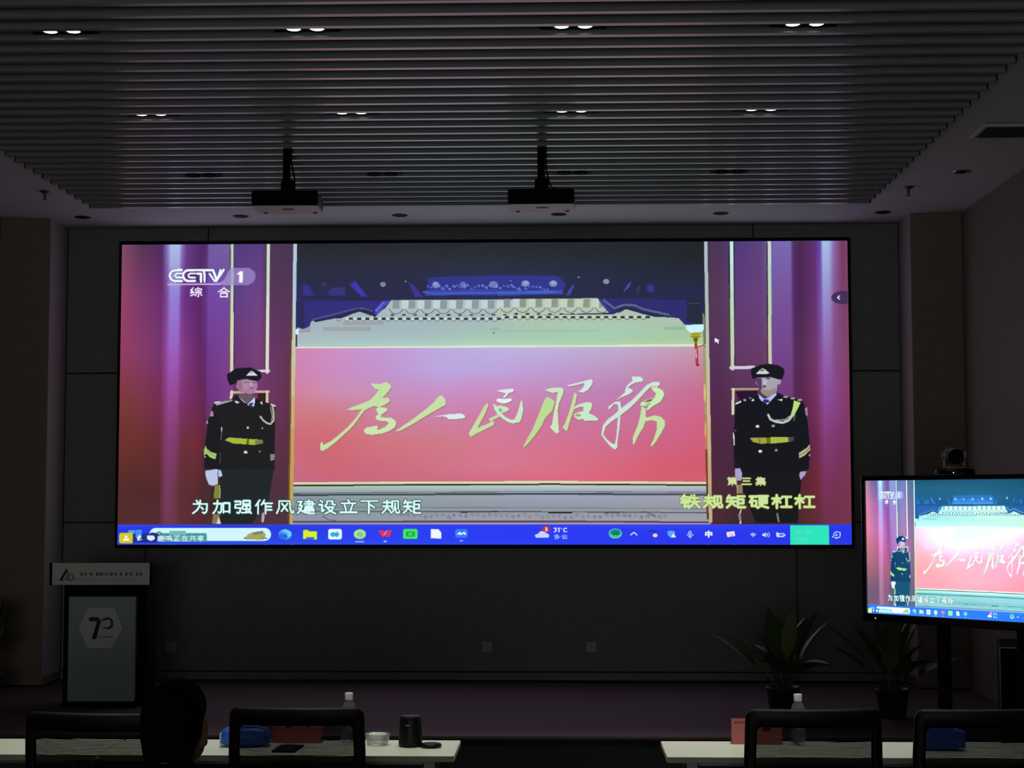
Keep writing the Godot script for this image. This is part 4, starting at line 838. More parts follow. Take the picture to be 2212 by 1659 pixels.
func tag(o: Node, label: String, category := "", group := "") -> Node:
	o.set_meta("label", label)
	if category: o.set_meta("category", category)
	if group: o.set_meta("group", group)
	return o

func thing(called: String, label: String, category: String, at := Vector3.ZERO, turn := 0.0, group := "") -> Node3D:
	var o := Node3D.new()
	o.name = numbered(called); add_child(o, true)
	o.position = at; o.rotation_degrees.y = turn
	tag(o, label, category, group)
	return o

func copy(o: Node3D, called: String, label: String, at: Vector3, turn := 0.0) -> Node3D:
	var c: Node3D = o.duplicate()
	c.name = numbered(called); add_child(c, true)
	c.position = at; c.rotation_degrees.y = turn
	c.set_meta("label", label)
	return c

func put(called: String, s: SurfaceTool, m: Material, parent: Node = null) -> MeshInstance3D:
	s.generate_normals()
	return place(called, s.commit(), m, parent)

func place(called: String, mesh: Mesh, m: Material, parent: Node = null) -> MeshInstance3D:
	var o := MeshInstance3D.new()
	o.mesh = mesh; o.material_override = m
	o.name = called if parent else numbered(called)
	(parent if parent else self).add_child(o, true)
	return o

func structure(called: String, s: SurfaceTool, m: Material, label: String, parent: Node = null) -> MeshInstance3D:
	var o := put(called, s, m, parent)
	if not parent:
		o.set_meta("kind", "structure"); o.set_meta("label", label)
	return o

# ---------------------------------------------------------------- shapes
func begin() -> SurfaceTool:
	var s := SurfaceTool.new()
	s.begin(Mesh.PRIMITIVE_TRIANGLES); s.set_smooth_group(-1)
	return s

func face(s: SurfaceTool, p: Array, out: Vector3) -> void:
	var n: Vector3 = (p[1] - p[0]).cross(p[2] - p[0])
	if p.size() > 3 and n.length_squared() < 1e-14: n = (p[2] - p[0]).cross(p[3] - p[0])
	var q := p.duplicate()
	if n.dot(out) > 0: q.reverse()
	for i in range(1, q.size() - 1):
		for v in [q[0], q[i], q[i + 1]]: s.add_vertex(v)

func box(s: SurfaceTool, c: Vector3, size: Vector3, bev := 0.0, xf := Transform3D.IDENTITY) -> void:
	s.set_smooth_group(-1)
	var h := size / 2
	bev = minf(bev, minf(h.x, minf(h.y, h.z)) * 0.9)
	for ax in 3:
		for sg in [-1.0, 1.0]:
			var u := (ax + 1) % 3
			var w := (ax + 2) % 3
			var ring := []
			for q in [[-1, -1], [1, -1], [1, 1], [-1, 1]]:
				var v := Vector3.ZERO
				v[ax] = sg * h[ax]; v[u] = q[0] * (h[u] - bev); v[w] = q[1] * (h[w] - bev)
				ring.append(xf * (c + v))
			var n := Vector3.ZERO
			n[ax] = sg
			face(s, ring, xf.basis * n)
	if bev <= 0.0: return
	for ax in 3:
		var u := (ax + 1) % 3
		var w := (ax + 2) % 3
		for a in [-1.0, 1.0]:
			for b in [-1.0, 1.0]:
				var ring := []
				for q in [[-1, 0], [1, 0], [1, 1], [-1, 1]]:
					var v := Vector3.ZERO
					v[ax] = q[0] * (h[ax] - bev)
					v[u] = a * (h[u] - (bev if q[1] == 1 else 0.0)); v[w] = b * (h[w] - (0.0 if q[1] == 1 else bev))
					ring.append(xf * (c + v))
				var n := Vector3.ZERO
				n[u] = a; n[w] = b
				face(s, ring, xf.basis * n)
	for x in [-1.0, 1.0]:
		for y in [-1.0, 1.0]:
			for z in [-1.0, 1.0]:
				var d := Vector3(x, y, z)
				face(s, [xf * (c + d * Vector3(h.x, h.y - bev, h.z - bev)), xf * (c + d * Vector3(h.x - bev, h.y, h.z - bev)), xf * (c + d * Vector3(h.x - bev, h.y - bev, h.z))], xf.basis * d)

func lathe(s: SurfaceTool, prof: Array, n := 24, xf := Transform3D.IDENTITY, sharp := false) -> void:
	for i in prof.size() - 1:
		var a: Vector2 = prof[i]
		var b: Vector2 = prof[i + 1]
		s.set_smooth_group(-1 if sharp else 1)
		for j in n:
			var t0 := j * TAU / n
			var t1 := (j + 1) % n * TAU / n
			var d0 := Vector3(cos(t0), 0, sin(t0))
			var d1 := Vector3(cos(t1), 0, sin(t1))
			var hint := xf.basis * ((d0 + d1).normalized() * (b.y - a.y) + Vector3.UP * (a.x - b.x))
			var ring := []
			for v in [d0 * a.x + Vector3.UP * a.y, d1 * a.x + Vector3.UP * a.y, d1 * b.x + Vector3.UP * b.y, d0 * b.x + Vector3.UP * b.y]: ring.append(xf * v)
			if a.x < 1e-6: ring.remove_at(1)
			elif b.x < 1e-6: ring.remove_at(3)
			face(s, ring, hint)

func tube(s: SurfaceTool, path: Array, radii: Array, n := 10, flat := 1.0) -> void:
	var rings := []
	var side := Vector3.ZERO
	for i in path.size():
		var t: Vector3 = (path[mini(i + 1, path.size() - 1)] - path[maxi(i - 1, 0)]).normalized()
		if side == Vector3.ZERO: side = t.cross(Vector3.UP if absf(t.y) < 0.9 else Vector3.RIGHT).normalized()
		side = (side - t * side.dot(t)).normalized()
		var up := side.cross(t)
		var r: float = radii[mini(i, radii.size() - 1)]
		var ring := []
		for j in n: ring.append(path[i] + side * (cos(j * TAU / n) * r) + up * (sin(j * TAU / n) * r * flat))
		rings.append(ring)
	s.set_smooth_group(1)
	for i in path.size() - 1:
		for j in n:
			var q := [rings[i][j], rings[i][(j + 1) % n], rings[i + 1][(j + 1) % n], rings[i + 1][j]]
			face(s, q, (q[0] + q[1] + q[2] + q[3]) / 4 - (path[i] + path[i + 1]) / 2)
	s.set_smooth_group(-1)
	face(s, rings[0], path[0] - path[1])
	face(s, rings[-1], path[-1] - path[-2])

func prism(s: SurfaceTool, poly: PackedVector2Array, z0: float, z1: float, xf := Transform3D.IDENTITY) -> void:
	s.set_smooth_group(-1)
	var idx := Geometry2D.triangulate_polygon(poly)
	for t in range(0, idx.size(), 3):
		for z in [z0, z1]:
			var ring := []
			for e in 3: ring.append(xf * Vector3(poly[idx[t + e]].x, poly[idx[t + e]].y, z))
			face(s, ring, xf.basis * Vector3(0, 0, z - (z0 + z1) / 2))
	var cw := -1.0 if Geometry2D.is_polygon_clockwise(poly) else 1.0
	for i in poly.size():
		var a := poly[i]
		var b := poly[(i + 1) % poly.size()]
		var o := Vector3(b.y - a.y, a.x - b.x, 0) * cw
		face(s, [xf * Vector3(a.x, a.y, z0), xf * Vector3(b.x, b.y, z0), xf * Vector3(b.x, b.y, z1), xf * Vector3(a.x, a.y, z1)], xf.basis * o)

func rounded(w: float, h: float, r: float, n := 5) -> PackedVector2Array:
	var p := PackedVector2Array()
	for q in [[w / 2 - r, h / 2 - r, 0], [r - w / 2, h / 2 - r, 1], [r - w / 2, r - h / 2, 2], [w / 2 - r, r - h / 2, 3]]:
		for j in n: p.append(Vector2(q[0], q[1]) + Vector2.from_angle((q[2] + j / (n - 1.0)) * PI / 2) * r)
	return p

func picture(size: Vector2) -> ArrayMesh:      # a flat face in XY looking along +Z, uv from its top left corner
	var s := begin()
	var h := size / 2
	for v in [[-1, 1, 0, 0], [1, 1, 1, 0], [1, -1, 1, 1], [-1, 1, 0, 0], [1, -1, 1, 1], [-1, -1, 0, 1]]:
		s.set_uv(Vector2(v[2], v[3])); s.set_normal(Vector3.BACK); s.add_vertex(Vector3(v[0] * h.x, v[1] * h.y, 0))
	return s.commit()

# bones: [from, to, radius at from, radius at to]; joined with a smooth minimum and meshed as surface nets
func body(s: SurfaceTool, bones: Array, cell: float, blend: float) -> void:
	var lo := Vector3.INF
	var hi := -Vector3.INF
	for b in bones:
		var r: float = maxf(b[2], b[3]) + cell * 2 + blend * 0.5
		lo = lo.min(b[0] - Vector3.ONE * r).min(b[1] - Vector3.ONE * r); hi = hi.max(b[0] + Vector3.ONE * r).max(b[1] + Vector3.ONE * r)
	var n := Vector3i(((hi - lo) / cell).ceil()) + Vector3i.ONE
	var f := PackedFloat32Array()
	f.resize(n.x * n.y * n.z); f.fill(1.0)
	var sy := n.x
	var sz := n.x * n.y
	for b in bones:
		var a: Vector3 = b[0]
		var ab: Vector3 = b[1] - a
		var l2 := maxf(ab.length_squared(), 1e-9)
		var pad: float = maxf(b[2], b[3]) + cell * 2 + blend
		var i0 := Vector3i(((a.min(b[1]) - Vector3.ONE * pad - lo) / cell).floor()).clamp(Vector3i.ZERO, n - Vector3i.ONE)
		var i1 := Vector3i(((a.max(b[1]) + Vector3.ONE * pad - lo) / cell).ceil()).clamp(Vector3i.ZERO, n - Vector3i.ONE)
		for z in range(i0.z, i1.z + 1):
			for y in range(i0.y, i1.y + 1):
				for x in range(i0.x, i1.x + 1):
					var p := lo + Vector3(x, y, z) * cell - a
					var t := clampf(p.dot(ab) / l2, 0, 1)
					var d: float = (p - ab * t).length() - lerpf(b[2], b[3], t)
					var at := x + y * sy + z * sz
					var h := maxf(blend - absf(f[at] - d), 0) / blend
					f[at] = minf(f[at], d) - h * h * blend * 0.25
	var vert := {}
	for z in n.z - 1:
		for y in n.y - 1:
			for x in n.x - 1:
				var at := x + y * sy + z * sz
				var inside := 0
				for c in 8: inside += 1 if f[at + (c & 1) + (c >> 1 & 1) * sy + (c >> 2) * sz] < 0 else 0
				if inside == 0 or inside == 8: continue
				var sum := Vector3.ZERO
				var cnt := 0
				for c in 8:
					for ax in 3:
						if c >> ax & 1: continue
						var e := c | (1 << ax)
						var fa := f[at + (c & 1) + (c >> 1 & 1) * sy + (c >> 2) * sz]
						var fb := f[at + (e & 1) + (e >> 1 & 1) * sy + (e >> 2) * sz]
						if (fa < 0) != (fb < 0):
							var pa := Vector3(c & 1, c >> 1 & 1, c >> 2)
							pa[ax] += fa / (fa - fb)
							sum += pa; cnt += 1
				vert[at] = lo + (Vector3(x, y, z) + sum / cnt) * cell
	s.set_smooth_group(1)
	var step := [1, sy, sz]
	for at in vert:
		for ax in 3:
			var u: int = step[(ax + 1) % 3]
			var w: int = step[(ax + 2) % 3]
			if (f[at] < 0) == (f[at + step[ax]] < 0): continue
			if not (vert.has(at - u) and vert.has(at - w) and vert.has(at - u - w)): continue
			var out := Vector3.ZERO
			out[ax] = 1.0 if f[at] < 0 else -1.0
			face(s, [vert[at], vert[at - u], vert[at - u - w], vert[at - w]], out)

# ---------------------------------------------------------------- materials
func mat(c: Color, rough := 0.7, metal := 0.0, spec := 0.5) -> StandardMaterial3D:
	var m := StandardMaterial3D.new()
	m.albedo_color = c; m.roughness = rough; m.metallic = metal; m.metallic_specular = spec
	return m

func noise(freq: float, lo: Color, hi: Color, seed_: int, normal := false) -> NoiseTexture2D:
	var f := FastNoiseLite.new()
	f.seed = seed_; f.frequency = freq; f.fractal_octaves = 4
	var t := NoiseTexture2D.new()
	t.noise = f; t.width = 512; t.height = 512; t.seamless = true
	if normal:
		t.as_normal_map = true; t.bump_strength = 4.0
	else:
		var g := Gradient.new()
		g.set_color(0, lo); g.set_color(1, hi); t.color_ramp = g
	return t

func grained(m: StandardMaterial3D, t: Texture2D, per_metre: float) -> StandardMaterial3D:
	m.albedo_texture = t; m.uv1_triplanar = true; m.uv1_world_triplanar = true; m.uv1_scale = Vector3.ONE * per_metre
	return m

func glowing(t: Texture2D, energy: float) -> StandardMaterial3D:
	var m := mat(Color(0.01, 0.01, 0.01), 0.6, 0.0, 0.2)
	m.emission_enabled = true; m.emission_texture = t; m.emission_energy_multiplier = energy
	return m

const SCREEN_GLOW := 1.0
const SCREEN_LIGHT := 1.35
const FILL_LIGHT := 9.0  # energy of the added fill from behind; no lobby is known
const TV_LIGHT := 0.05
const SPOT := 1.45
const EYE := 1.75
const SOFFIT := 4.05
const STAGE := 0.25
const BACK := -13.66      # face of the screen wall
const PIER := -13.2       # face of the piers that flank it
const LEFT := -4.62
const RIGHT := 3.22
const REAR := 6.0
const RISER := -10.54     # front edge of the stage

func _ready():
	var cam := Camera3D.new()
	cam.name = "camera"; cam.position = Vector3(0, EYE, 0); cam.rotation_degrees = Vector3(4.0107, 1.7846, -0.0469)
	cam.fov = 26.424; cam.near = 0.05; cam.far = 100; cam.current = true
	add_child(cam)
	var env := Environment.new()
	env.background_mode = Environment.BG_COLOR; env.background_color = Color.BLACK
	env.tonemap_mode = Environment.TONE_MAPPER_LINEAR; env.tonemap_exposure = 1.0
	env.sdfgi_enabled = true; env.ssao_enabled = true; env.ssil_enabled = true
	var we := WorldEnvironment.new()
	we.name = "surroundings"; we.environment = env; add_child(we)
	materials()
	room()
	ceiling_baffles()
	video_wall()
	ceiling_fittings()
	projectors()
	lectern()
	display()
	speaker_box()
	plants()
	tables()
	chairs()
	table_things()
	sitter()

func materials():
	M.soffit = mat(Color(0.80, 0.80, 0.80), 0.85)
	M.plenum = mat(Color(0.05, 0.05, 0.05), 0.9)
	M.panel = grained(mat(Color(0.49, 0.49, 0.475), 0.75), noise(0.02, Color(0.93, 0.93, 0.93), Color(1, 1, 1), 3), 0.8)
	M.pier = grained(mat(Color(0.51, 0.46, 0.41), 0.7), noise(0.02, Color(0.93, 0.93, 0.93), Color(1, 1, 1), 4), 0.8)
	M.lit_liner = mat(Color(0.66, 0.64, 0.63), 0.7)  # lighter than the piers, to carry the screen's light in the colour
	M.gap = mat(Color(0.04, 0.04, 0.04), 0.9)
	M.carpet = grained(mat(Color(0.30, 0.29, 0.30), 0.95), noise(0.2, Color(0.6, 0.6, 0.6), Color(1, 1, 1), 5), 2.0)
	M.stage = grained(mat(Color(0.42, 0.33, 0.33), 0.75), noise(0.2, Color(0.7, 0.7, 0.7), Color(1, 1, 1), 6), 2.0)
	M.riser = mat(Color(0.10, 0.09, 0.09), 0.8)
	M.slat = mat(Color(0.54, 0.55, 0.55), 0.23, 0.0, 0.62)
	M.cap = mat(Color(0.07, 0.07, 0.07), 0.6)
	M.black = mat(Color(0.02, 0.02, 0.02), 0.5, 0.0, 0.3)
	M.matte = mat(Color(0.02, 0.02, 0.022), 0.85, 0.0, 0.25)
	M.gloss = mat(Color(0.02, 0.02, 0.02), 0.22)
	M.chrome = mat(Color(0.72, 0.72, 0.72), 0.22, 1.0)
	M.steel = mat(Color(0.34, 0.35, 0.36), 0.4, 0.6)
	M.white = mat(Color(0.80, 0.80, 0.78), 0.5)
	M.grey = mat(Color(0.36, 0.36, 0.36), 0.45)
	M.frosted = mat(Color(0.8, 0.8, 0.8), 0.6)
	M.frosted.emission_enabled = true; M.frosted.emission = Color(1.0, 0.99, 0.96); M.frosted.emission_energy_multiplier = 1.2  # glow for the made-up rear partition
	M.socket = mat(Color(0.62, 0.62, 0.62), 0.5)
	M.laminate = mat(Color(0.86, 0.88, 0.80), 0.45)
	M.edge = mat(Color(0.40, 0.41, 0.33), 0.5)
	M.mesh = mat(Color(0.03, 0.03, 0.03), 0.9, 0.0, 0.2)
	M.leaf = mat(Color(0.24, 0.32, 0.16), 0.4)
	M.leaf.backlight_enabled = true; M.leaf.backlight = Color(0.08, 0.10, 0.03)
	M.leaf_pale = mat(Color(0.46, 0.48, 0.30), 0.4)
	M.pot = mat(Color(0.20, 0.18, 0.17), 0.4)
	M.soil = mat(Color(0.10, 0.07, 0.05), 0.95)
	M.lectern = mat(Color(0.60, 0.66, 0.68), 0.5)
	M.projector = mat(Color(0.10, 0.10, 0.10), 0.45)
	M.board = mat(Color(0.84, 0.84, 0.81), 0.5)
	M.plate = mat(Color(0.82, 0.82, 0.84), 0.5)
	M.ink = mat(Color(0.06, 0.06, 0.09), 0.6)
	M.faded_ink = mat(Color(0.34, 0.34, 0.33), 0.6)
	M.maroon = mat(Color(0.32, 0.03, 0.08), 0.6)
	M.slate = mat(Color(0.16, 0.24, 0.24), 0.6)
	M.camera = mat(Color(0.30, 0.30, 0.30), 0.45)
	M.led = mat(Color(0.9, 0.9, 0.9), 0.4)
	M.led.emission_enabled = true; M.led.emission = Color(0.8, 0.85, 1.0); M.led.emission_energy_multiplier = 1.2
	M.clear = mat(Color(0.95, 0.97, 1.0, 0.08), 0.06)
	M.clear.transparency = BaseMaterial3D.TRANSPARENCY_ALPHA
	M.water = mat(Color(0.95, 0.98, 1.0, 0.0), 0.02)
	M.water.refraction_enabled = true; M.water.refraction_scale = 0.033
	M.glass = mat(Color(0.98, 1.0, 0.99, 0.12), 0.12)
	M.glass.refraction_enabled = true; M.glass.refraction_scale = 0.05
	M.cap_white = mat(Color(0.95, 0.95, 0.95), 0.45)
	M.pink = mat(Color(0.72, 0.39, 0.40), 0.7)
	M.blue = mat(Color(0.12, 0.36, 0.80), 0.35)
	M.satin = mat(Color(0.03, 0.03, 0.03), 0.45, 0.0, 0.35)
	M.skin = mat(Color(0.38, 0.27, 0.21), 0.7, 0.0, 0.3)
	M.hair = mat(Color(0.02, 0.018, 0.017), 0.95, 0.0, 0.15)
	M.jacket = mat(Color(0.03, 0.032, 0.04), 0.95, 0.0, 0.2)
	M.trousers = mat(Color(0.05, 0.05, 0.06), 0.9)
	M.lectern_dark = mat(Color(0.05, 0.05, 0.05), 0.85, 0.0, 0.2)

# ---------------------------------------------------------------- the room
func room():
	var wide := RIGHT - LEFT
	var mid := (LEFT + RIGHT) / 2
	var s := begin()
	box(s, Vector3(mid, -0.1, (REAR + RISER) / 2 - 1.7), Vector3(wide + 0.4, 0.2, REAR - RISER + 3.8))
	structure("floor", s, M.carpet, "dark carpeted hall floor below the stage")
	s = begin()
	box(s, Vector3(mid, STAGE / 2 - 0.005, (RISER + BACK) / 2 - 0.1), Vector3(wide, STAGE - 0.01, RISER - BACK + 0.2))
	var stage := structure("stage", s, M.stage, "low stage along the screen wall, its top faintly purple")
	s = begin()
	box(s, Vector3(mid, 0.115, RISER + 0.012), Vector3(wide, 0.23, 0.024), 0.003)
	put("riser", s, M.riser, stage)
	s = begin()
	box(s, Vector3(mid, STAGE - 0.012, RISER + 0.01), Vector3(wide, 0.024, 0.06), 0.005)
	put("nosing", s, M.stage, stage)
	# screen wall: a dark backing with panels standing proud of it, open joints between them
	s = begin()
	box(s, Vector3(mid, 2.2, BACK - 0.12), Vector3(wide + 0.4, 4.8, 0.2))
	var wall := structure("wall_back", s, M.gap, "dark panelled wall behind the screen")
	var x0 := -4.20
	var x1 := 2.81
	var xa := -3.50
	var xb := 1.93
	for p in [[x0, xa, 0.32, 1.555], [xa, xb, 0.32, 1.555], [xb, x1, 0.32, 1.555], [x0, -3.0, 1.555, 2.81], [-3.0, 1.6, 1.555, 2.81], [1.6, x1, 1.555, 2.81], [x0, -3.0, 2.81, SOFFIT], [-3.0, 1.6, 2.81, SOFFIT], [1.6, x1, 2.81, SOFFIT]]:
		s = begin()
		box(s, Vector3((p[0] + p[1]) / 2, (p[2] + p[3]) / 2, BACK - 0.01), Vector3(p[1] - p[0] - 0.008, p[3] - p[2] - 0.010, 0.02), 0.003)
		put("panel", s, M.panel, wall)
	s = begin()
	box(s, Vector3((x0 + x1) / 2, 0.284, BACK + 0.0), Vector3(x1 - x0 - 0.01, 0.062, 0.03), 0.003)
	structure("baseboard_back", s, M.panel, "narrow dark baseboard at the foot of the screen wall")
	for side in [[LEFT - 0.1, -4.206, "left"], [2.813, RIGHT + 0.1, "right"]]:
		s = begin()
		box(s, Vector3((side[0] + side[1]) / 2, (STAGE + SOFFIT) / 2, (PIER + BACK) / 2 - 0.01), Vector3(side[1] - side[0], SOFFIT - STAGE, PIER - BACK + 0.02), 0.004)
		structure("pillar_" + side[2], s, M.pier, "brown square pier at the %s end of the screen wall" % side[2])
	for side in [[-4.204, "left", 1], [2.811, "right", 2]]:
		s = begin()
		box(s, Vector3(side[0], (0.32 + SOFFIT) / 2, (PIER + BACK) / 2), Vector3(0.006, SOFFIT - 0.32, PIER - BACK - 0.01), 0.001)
		structure("lit_lining_%d" % side[2], s, M.lit_liner, "added lining painted pale as screen light, on the inner face of the %s pier" % side[1])  # added sheet; its paler colour imitates screen light on the pier's return
	for side in [[LEFT - 0.1, "left"], [RIGHT + 0.1, "right"]]:
		s = begin()
		box(s, Vector3(side[0], 2.2, (REAR + BACK) / 2), Vector3(0.2, 4.8, REAR - BACK + 0.6))
		structure("wall_" + side[1], s, M.pier, "plain brownish %s side wall of the hall" % side[1])
	s = begin()
	box(s, Vector3(mid, 2.2, REAR + 0.1), Vector3(wide + 0.4, 4.8, 0.2))
	structure("wall_rear", s, M.pier, "rear wall of the hall behind the seats")
	# made-up lit partition behind the camera, added to brighten camera-facing surfaces
	var fill_glazing := Node3D.new()
	fill_glazing.name = "fill_window_1"; add_child(fill_glazing); fill_glazing.position = Vector3(-0.7, 1.35, REAR - 0.03)
	fill_glazing.set_meta("kind", "structure"); fill_glazing.set_meta("label", "made-up frosted glazed partition in the rear wall, added as fill light")
	for i in 4:
		s = begin()
		box(s, Vector3(-1.5 + i * 1.0, 0, 0), Vector3(0.94, 2.4, 0.012))
		put("fill_pane", s, M.frosted, fill_glazing)
	s = begin()
	for i in 5: box(s, Vector3(-2.0 + i * 1.0, 0, 0), Vector3(0.06, 2.52, 0.06), 0.004)
	for y in [-1.23, 1.23]: box(s, Vector3(0, y, 0), Vector3(4.06, 0.06, 0.06), 0.004)
	put("fill_frame", s, M.grey, fill_glazing)
	var l := AreaLight3D.new()
	l.name = "fill_light"; l.area_size = Vector2(3.9, 2.4); l.light_color = Color(0.96, 1.0, 1.0); l.light_energy = FILL_LIGHT; l.shadow_enabled = true  # unseen fill light, invented for the neutral light on camera-facing surfaces
	l.area_range = 40.0; l.area_attenuation = 2.0
	fill_glazing.add_child(l); l.position.z = -0.04

const SLAT_PITCH := 0.189
func slat_z(i: float) -> float: return -8.12 - SLAT_PITCH * i

func ceiling_baffles():
	var a := -3.57
	var b := 2.28
	var near := -3.3
	var far := slat_z(22) - 0.02
	var s := begin()
	var t := 0.12
	var l := LEFT - 0.2
	var r := RIGHT + 0.2
	var back := BACK - 0.25
	box(s, Vector3((l + r) / 2, SOFFIT + t / 2, (far + back) / 2), Vector3(r - l, t, far - back))
	box(s, Vector3((l + a) / 2, SOFFIT + t / 2, (near + far) / 2), Vector3(a - l, t, near - far))
	box(s, Vector3((b + r) / 2, SOFFIT + t / 2, (near + far) / 2), Vector3(r - b, t, near - far))
	box(s, Vector3((l + r) / 2, SOFFIT + t / 2, (near + REAR + 0.2) / 2), Vector3(r - l, t, REAR + 0.2 - near))
	var ceil := structure("ceiling", s, M.soffit, "white plaster soffit around a recess of dark metal baffles")
	s = begin()
	var top := 4.5
	box(s, Vector3((a + b) / 2, top + 0.05, (near + far) / 2), Vector3(b - a + 0.2, 0.1, near - far + 0.2))
	for x in [a - 0.03, b + 0.03]: box(s, Vector3(x, (SOFFIT + t + top) / 2, (near + far) / 2), Vector3(0.06, top - SOFFIT - t, near - far))
	for z in [near + 0.03, far - 0.03]: box(s, Vector3((a + b) / 2, (SOFFIT + t + top) / 2, z), Vector3(b - a + 0.12, top - SOFFIT - t, 0.06))
	put("plenum", s, M.plenum, ceil)
	var sl := begin()
	box(sl, Vector3.ZERO, Vector3(5.93, 0.08, 0.045), 0.0025)
	sl.generate_normals()
	var slat := sl.commit()
	var cp := begin()
	box(cp, Vector3.ZERO, Vector3(0.012, 0.078, 0.046), 0.002)
	cp.generate_normals()
	var cap := cp.commit()
	for i in range(-25, 23):
		var o := place("slat", slat, M.slat, ceil)
		o.position = Vector3((a + b) / 2, SOFFIT - 0.04, slat_z(i))
		for x in [-2.962, 2.962]: place("end_cap", cap, M.cap, o).position.x = x

# ---------------------------------------------------------------- the screen wall
var show_tex: ImageTexture
var pale_tex: ImageTexture

func video_wall():
	var im := broadcast()
	show_tex = ImageTexture.create_from_image(im)
	pale_tex = ImageTexture.create_from_image(paler(im))
	var size := Vector2(6.097, 2.525)
	var t := thing("video_wall_screen", "huge lit wall screen showing two guards beside a red wall", "screen", Vector3(-0.6735, 2.632, BACK))
	var s := begin()
	box(s, Vector3(0, 0, 0.026), Vector3(size.x + 0.05, size.y + 0.06, 0.052), 0.004)
	put("frame", s, M.matte, t)
	var f := place("display_face", picture(size), glowing(show_tex, SCREEN_GLOW), t)
	f.position.z = 0.054
	var l := AreaLight3D.new()
	l.name = "screen_light"; l.area_size = size; l.light_color = Color(0.62, 0.71, 0.70); l.light_energy = SCREEN_LIGHT; l.shadow_enabled = true
	l.area_range = 30.0; l.area_attenuation = 2.0
	t.add_child(l); l.position.z = 0.07; l.rotation_degrees.y = 180

# ---------------------------------------------------------------- lamps and small ceiling fittings
const ROW_NAMES := ["row above the tables", "nearer visible row", "farther visible row"]
const COLUMN_NAMES := ["leftmost", "second from left", "third from left", "rightmost"]

func spotlight_mesh(t: Node3D, lit: bool):
	var s := begin()
	box(s, Vector3(0, 0.045, 0), Vector3(0.32 if lit else 0.25, 0.07, 0.136), 0.004)
	put("housing", s, M.matte, t)
	for x in [-0.056, 0.056]:
		s = begin()
		lathe(s, [Vector2(0.042, 0.0), Vector2(0.046, 0.002), Vector2(0.046, 0.0105), Vector2(0.036, 0.0105), Vector2(0.036, 0.002), Vector2(0.042, 0.0)], 24, Transform3D(Basis.IDENTITY, Vector3(x, 0, 0)))
		put("trim_ring", s, M.matte, t)
		s = begin()
		lathe(s, [Vector2(0, 0.003), Vector2(0.030, 0.004), Vector2(0.0355, 0.0075), Vector2(0.0355, 0.012), Vector2(0, 0.012)], 24, Transform3D(Basis.IDENTITY, Vector3(x, 0, 0)))
		var m := M.lens if lit else M.matte as Material
		put("lamp_lens", s, m, t)
		if lit:
			var l := SpotLight3D.new()
			l.name = "beam"; l.position = Vector3(x, -0.004, 0); l.rotation_degrees.x = -90
			l.light_color = Color(1.0, 1.0, 0.96); l.light_energy = SPOT; l.light_size = 0.03; l.spot_angle = 26.0; l.spot_angle_attenuation = 0.9
			l.spot_range = 30; l.spot_attenuation = 2; l.shadow_enabled = true
			t.add_child(l, true)

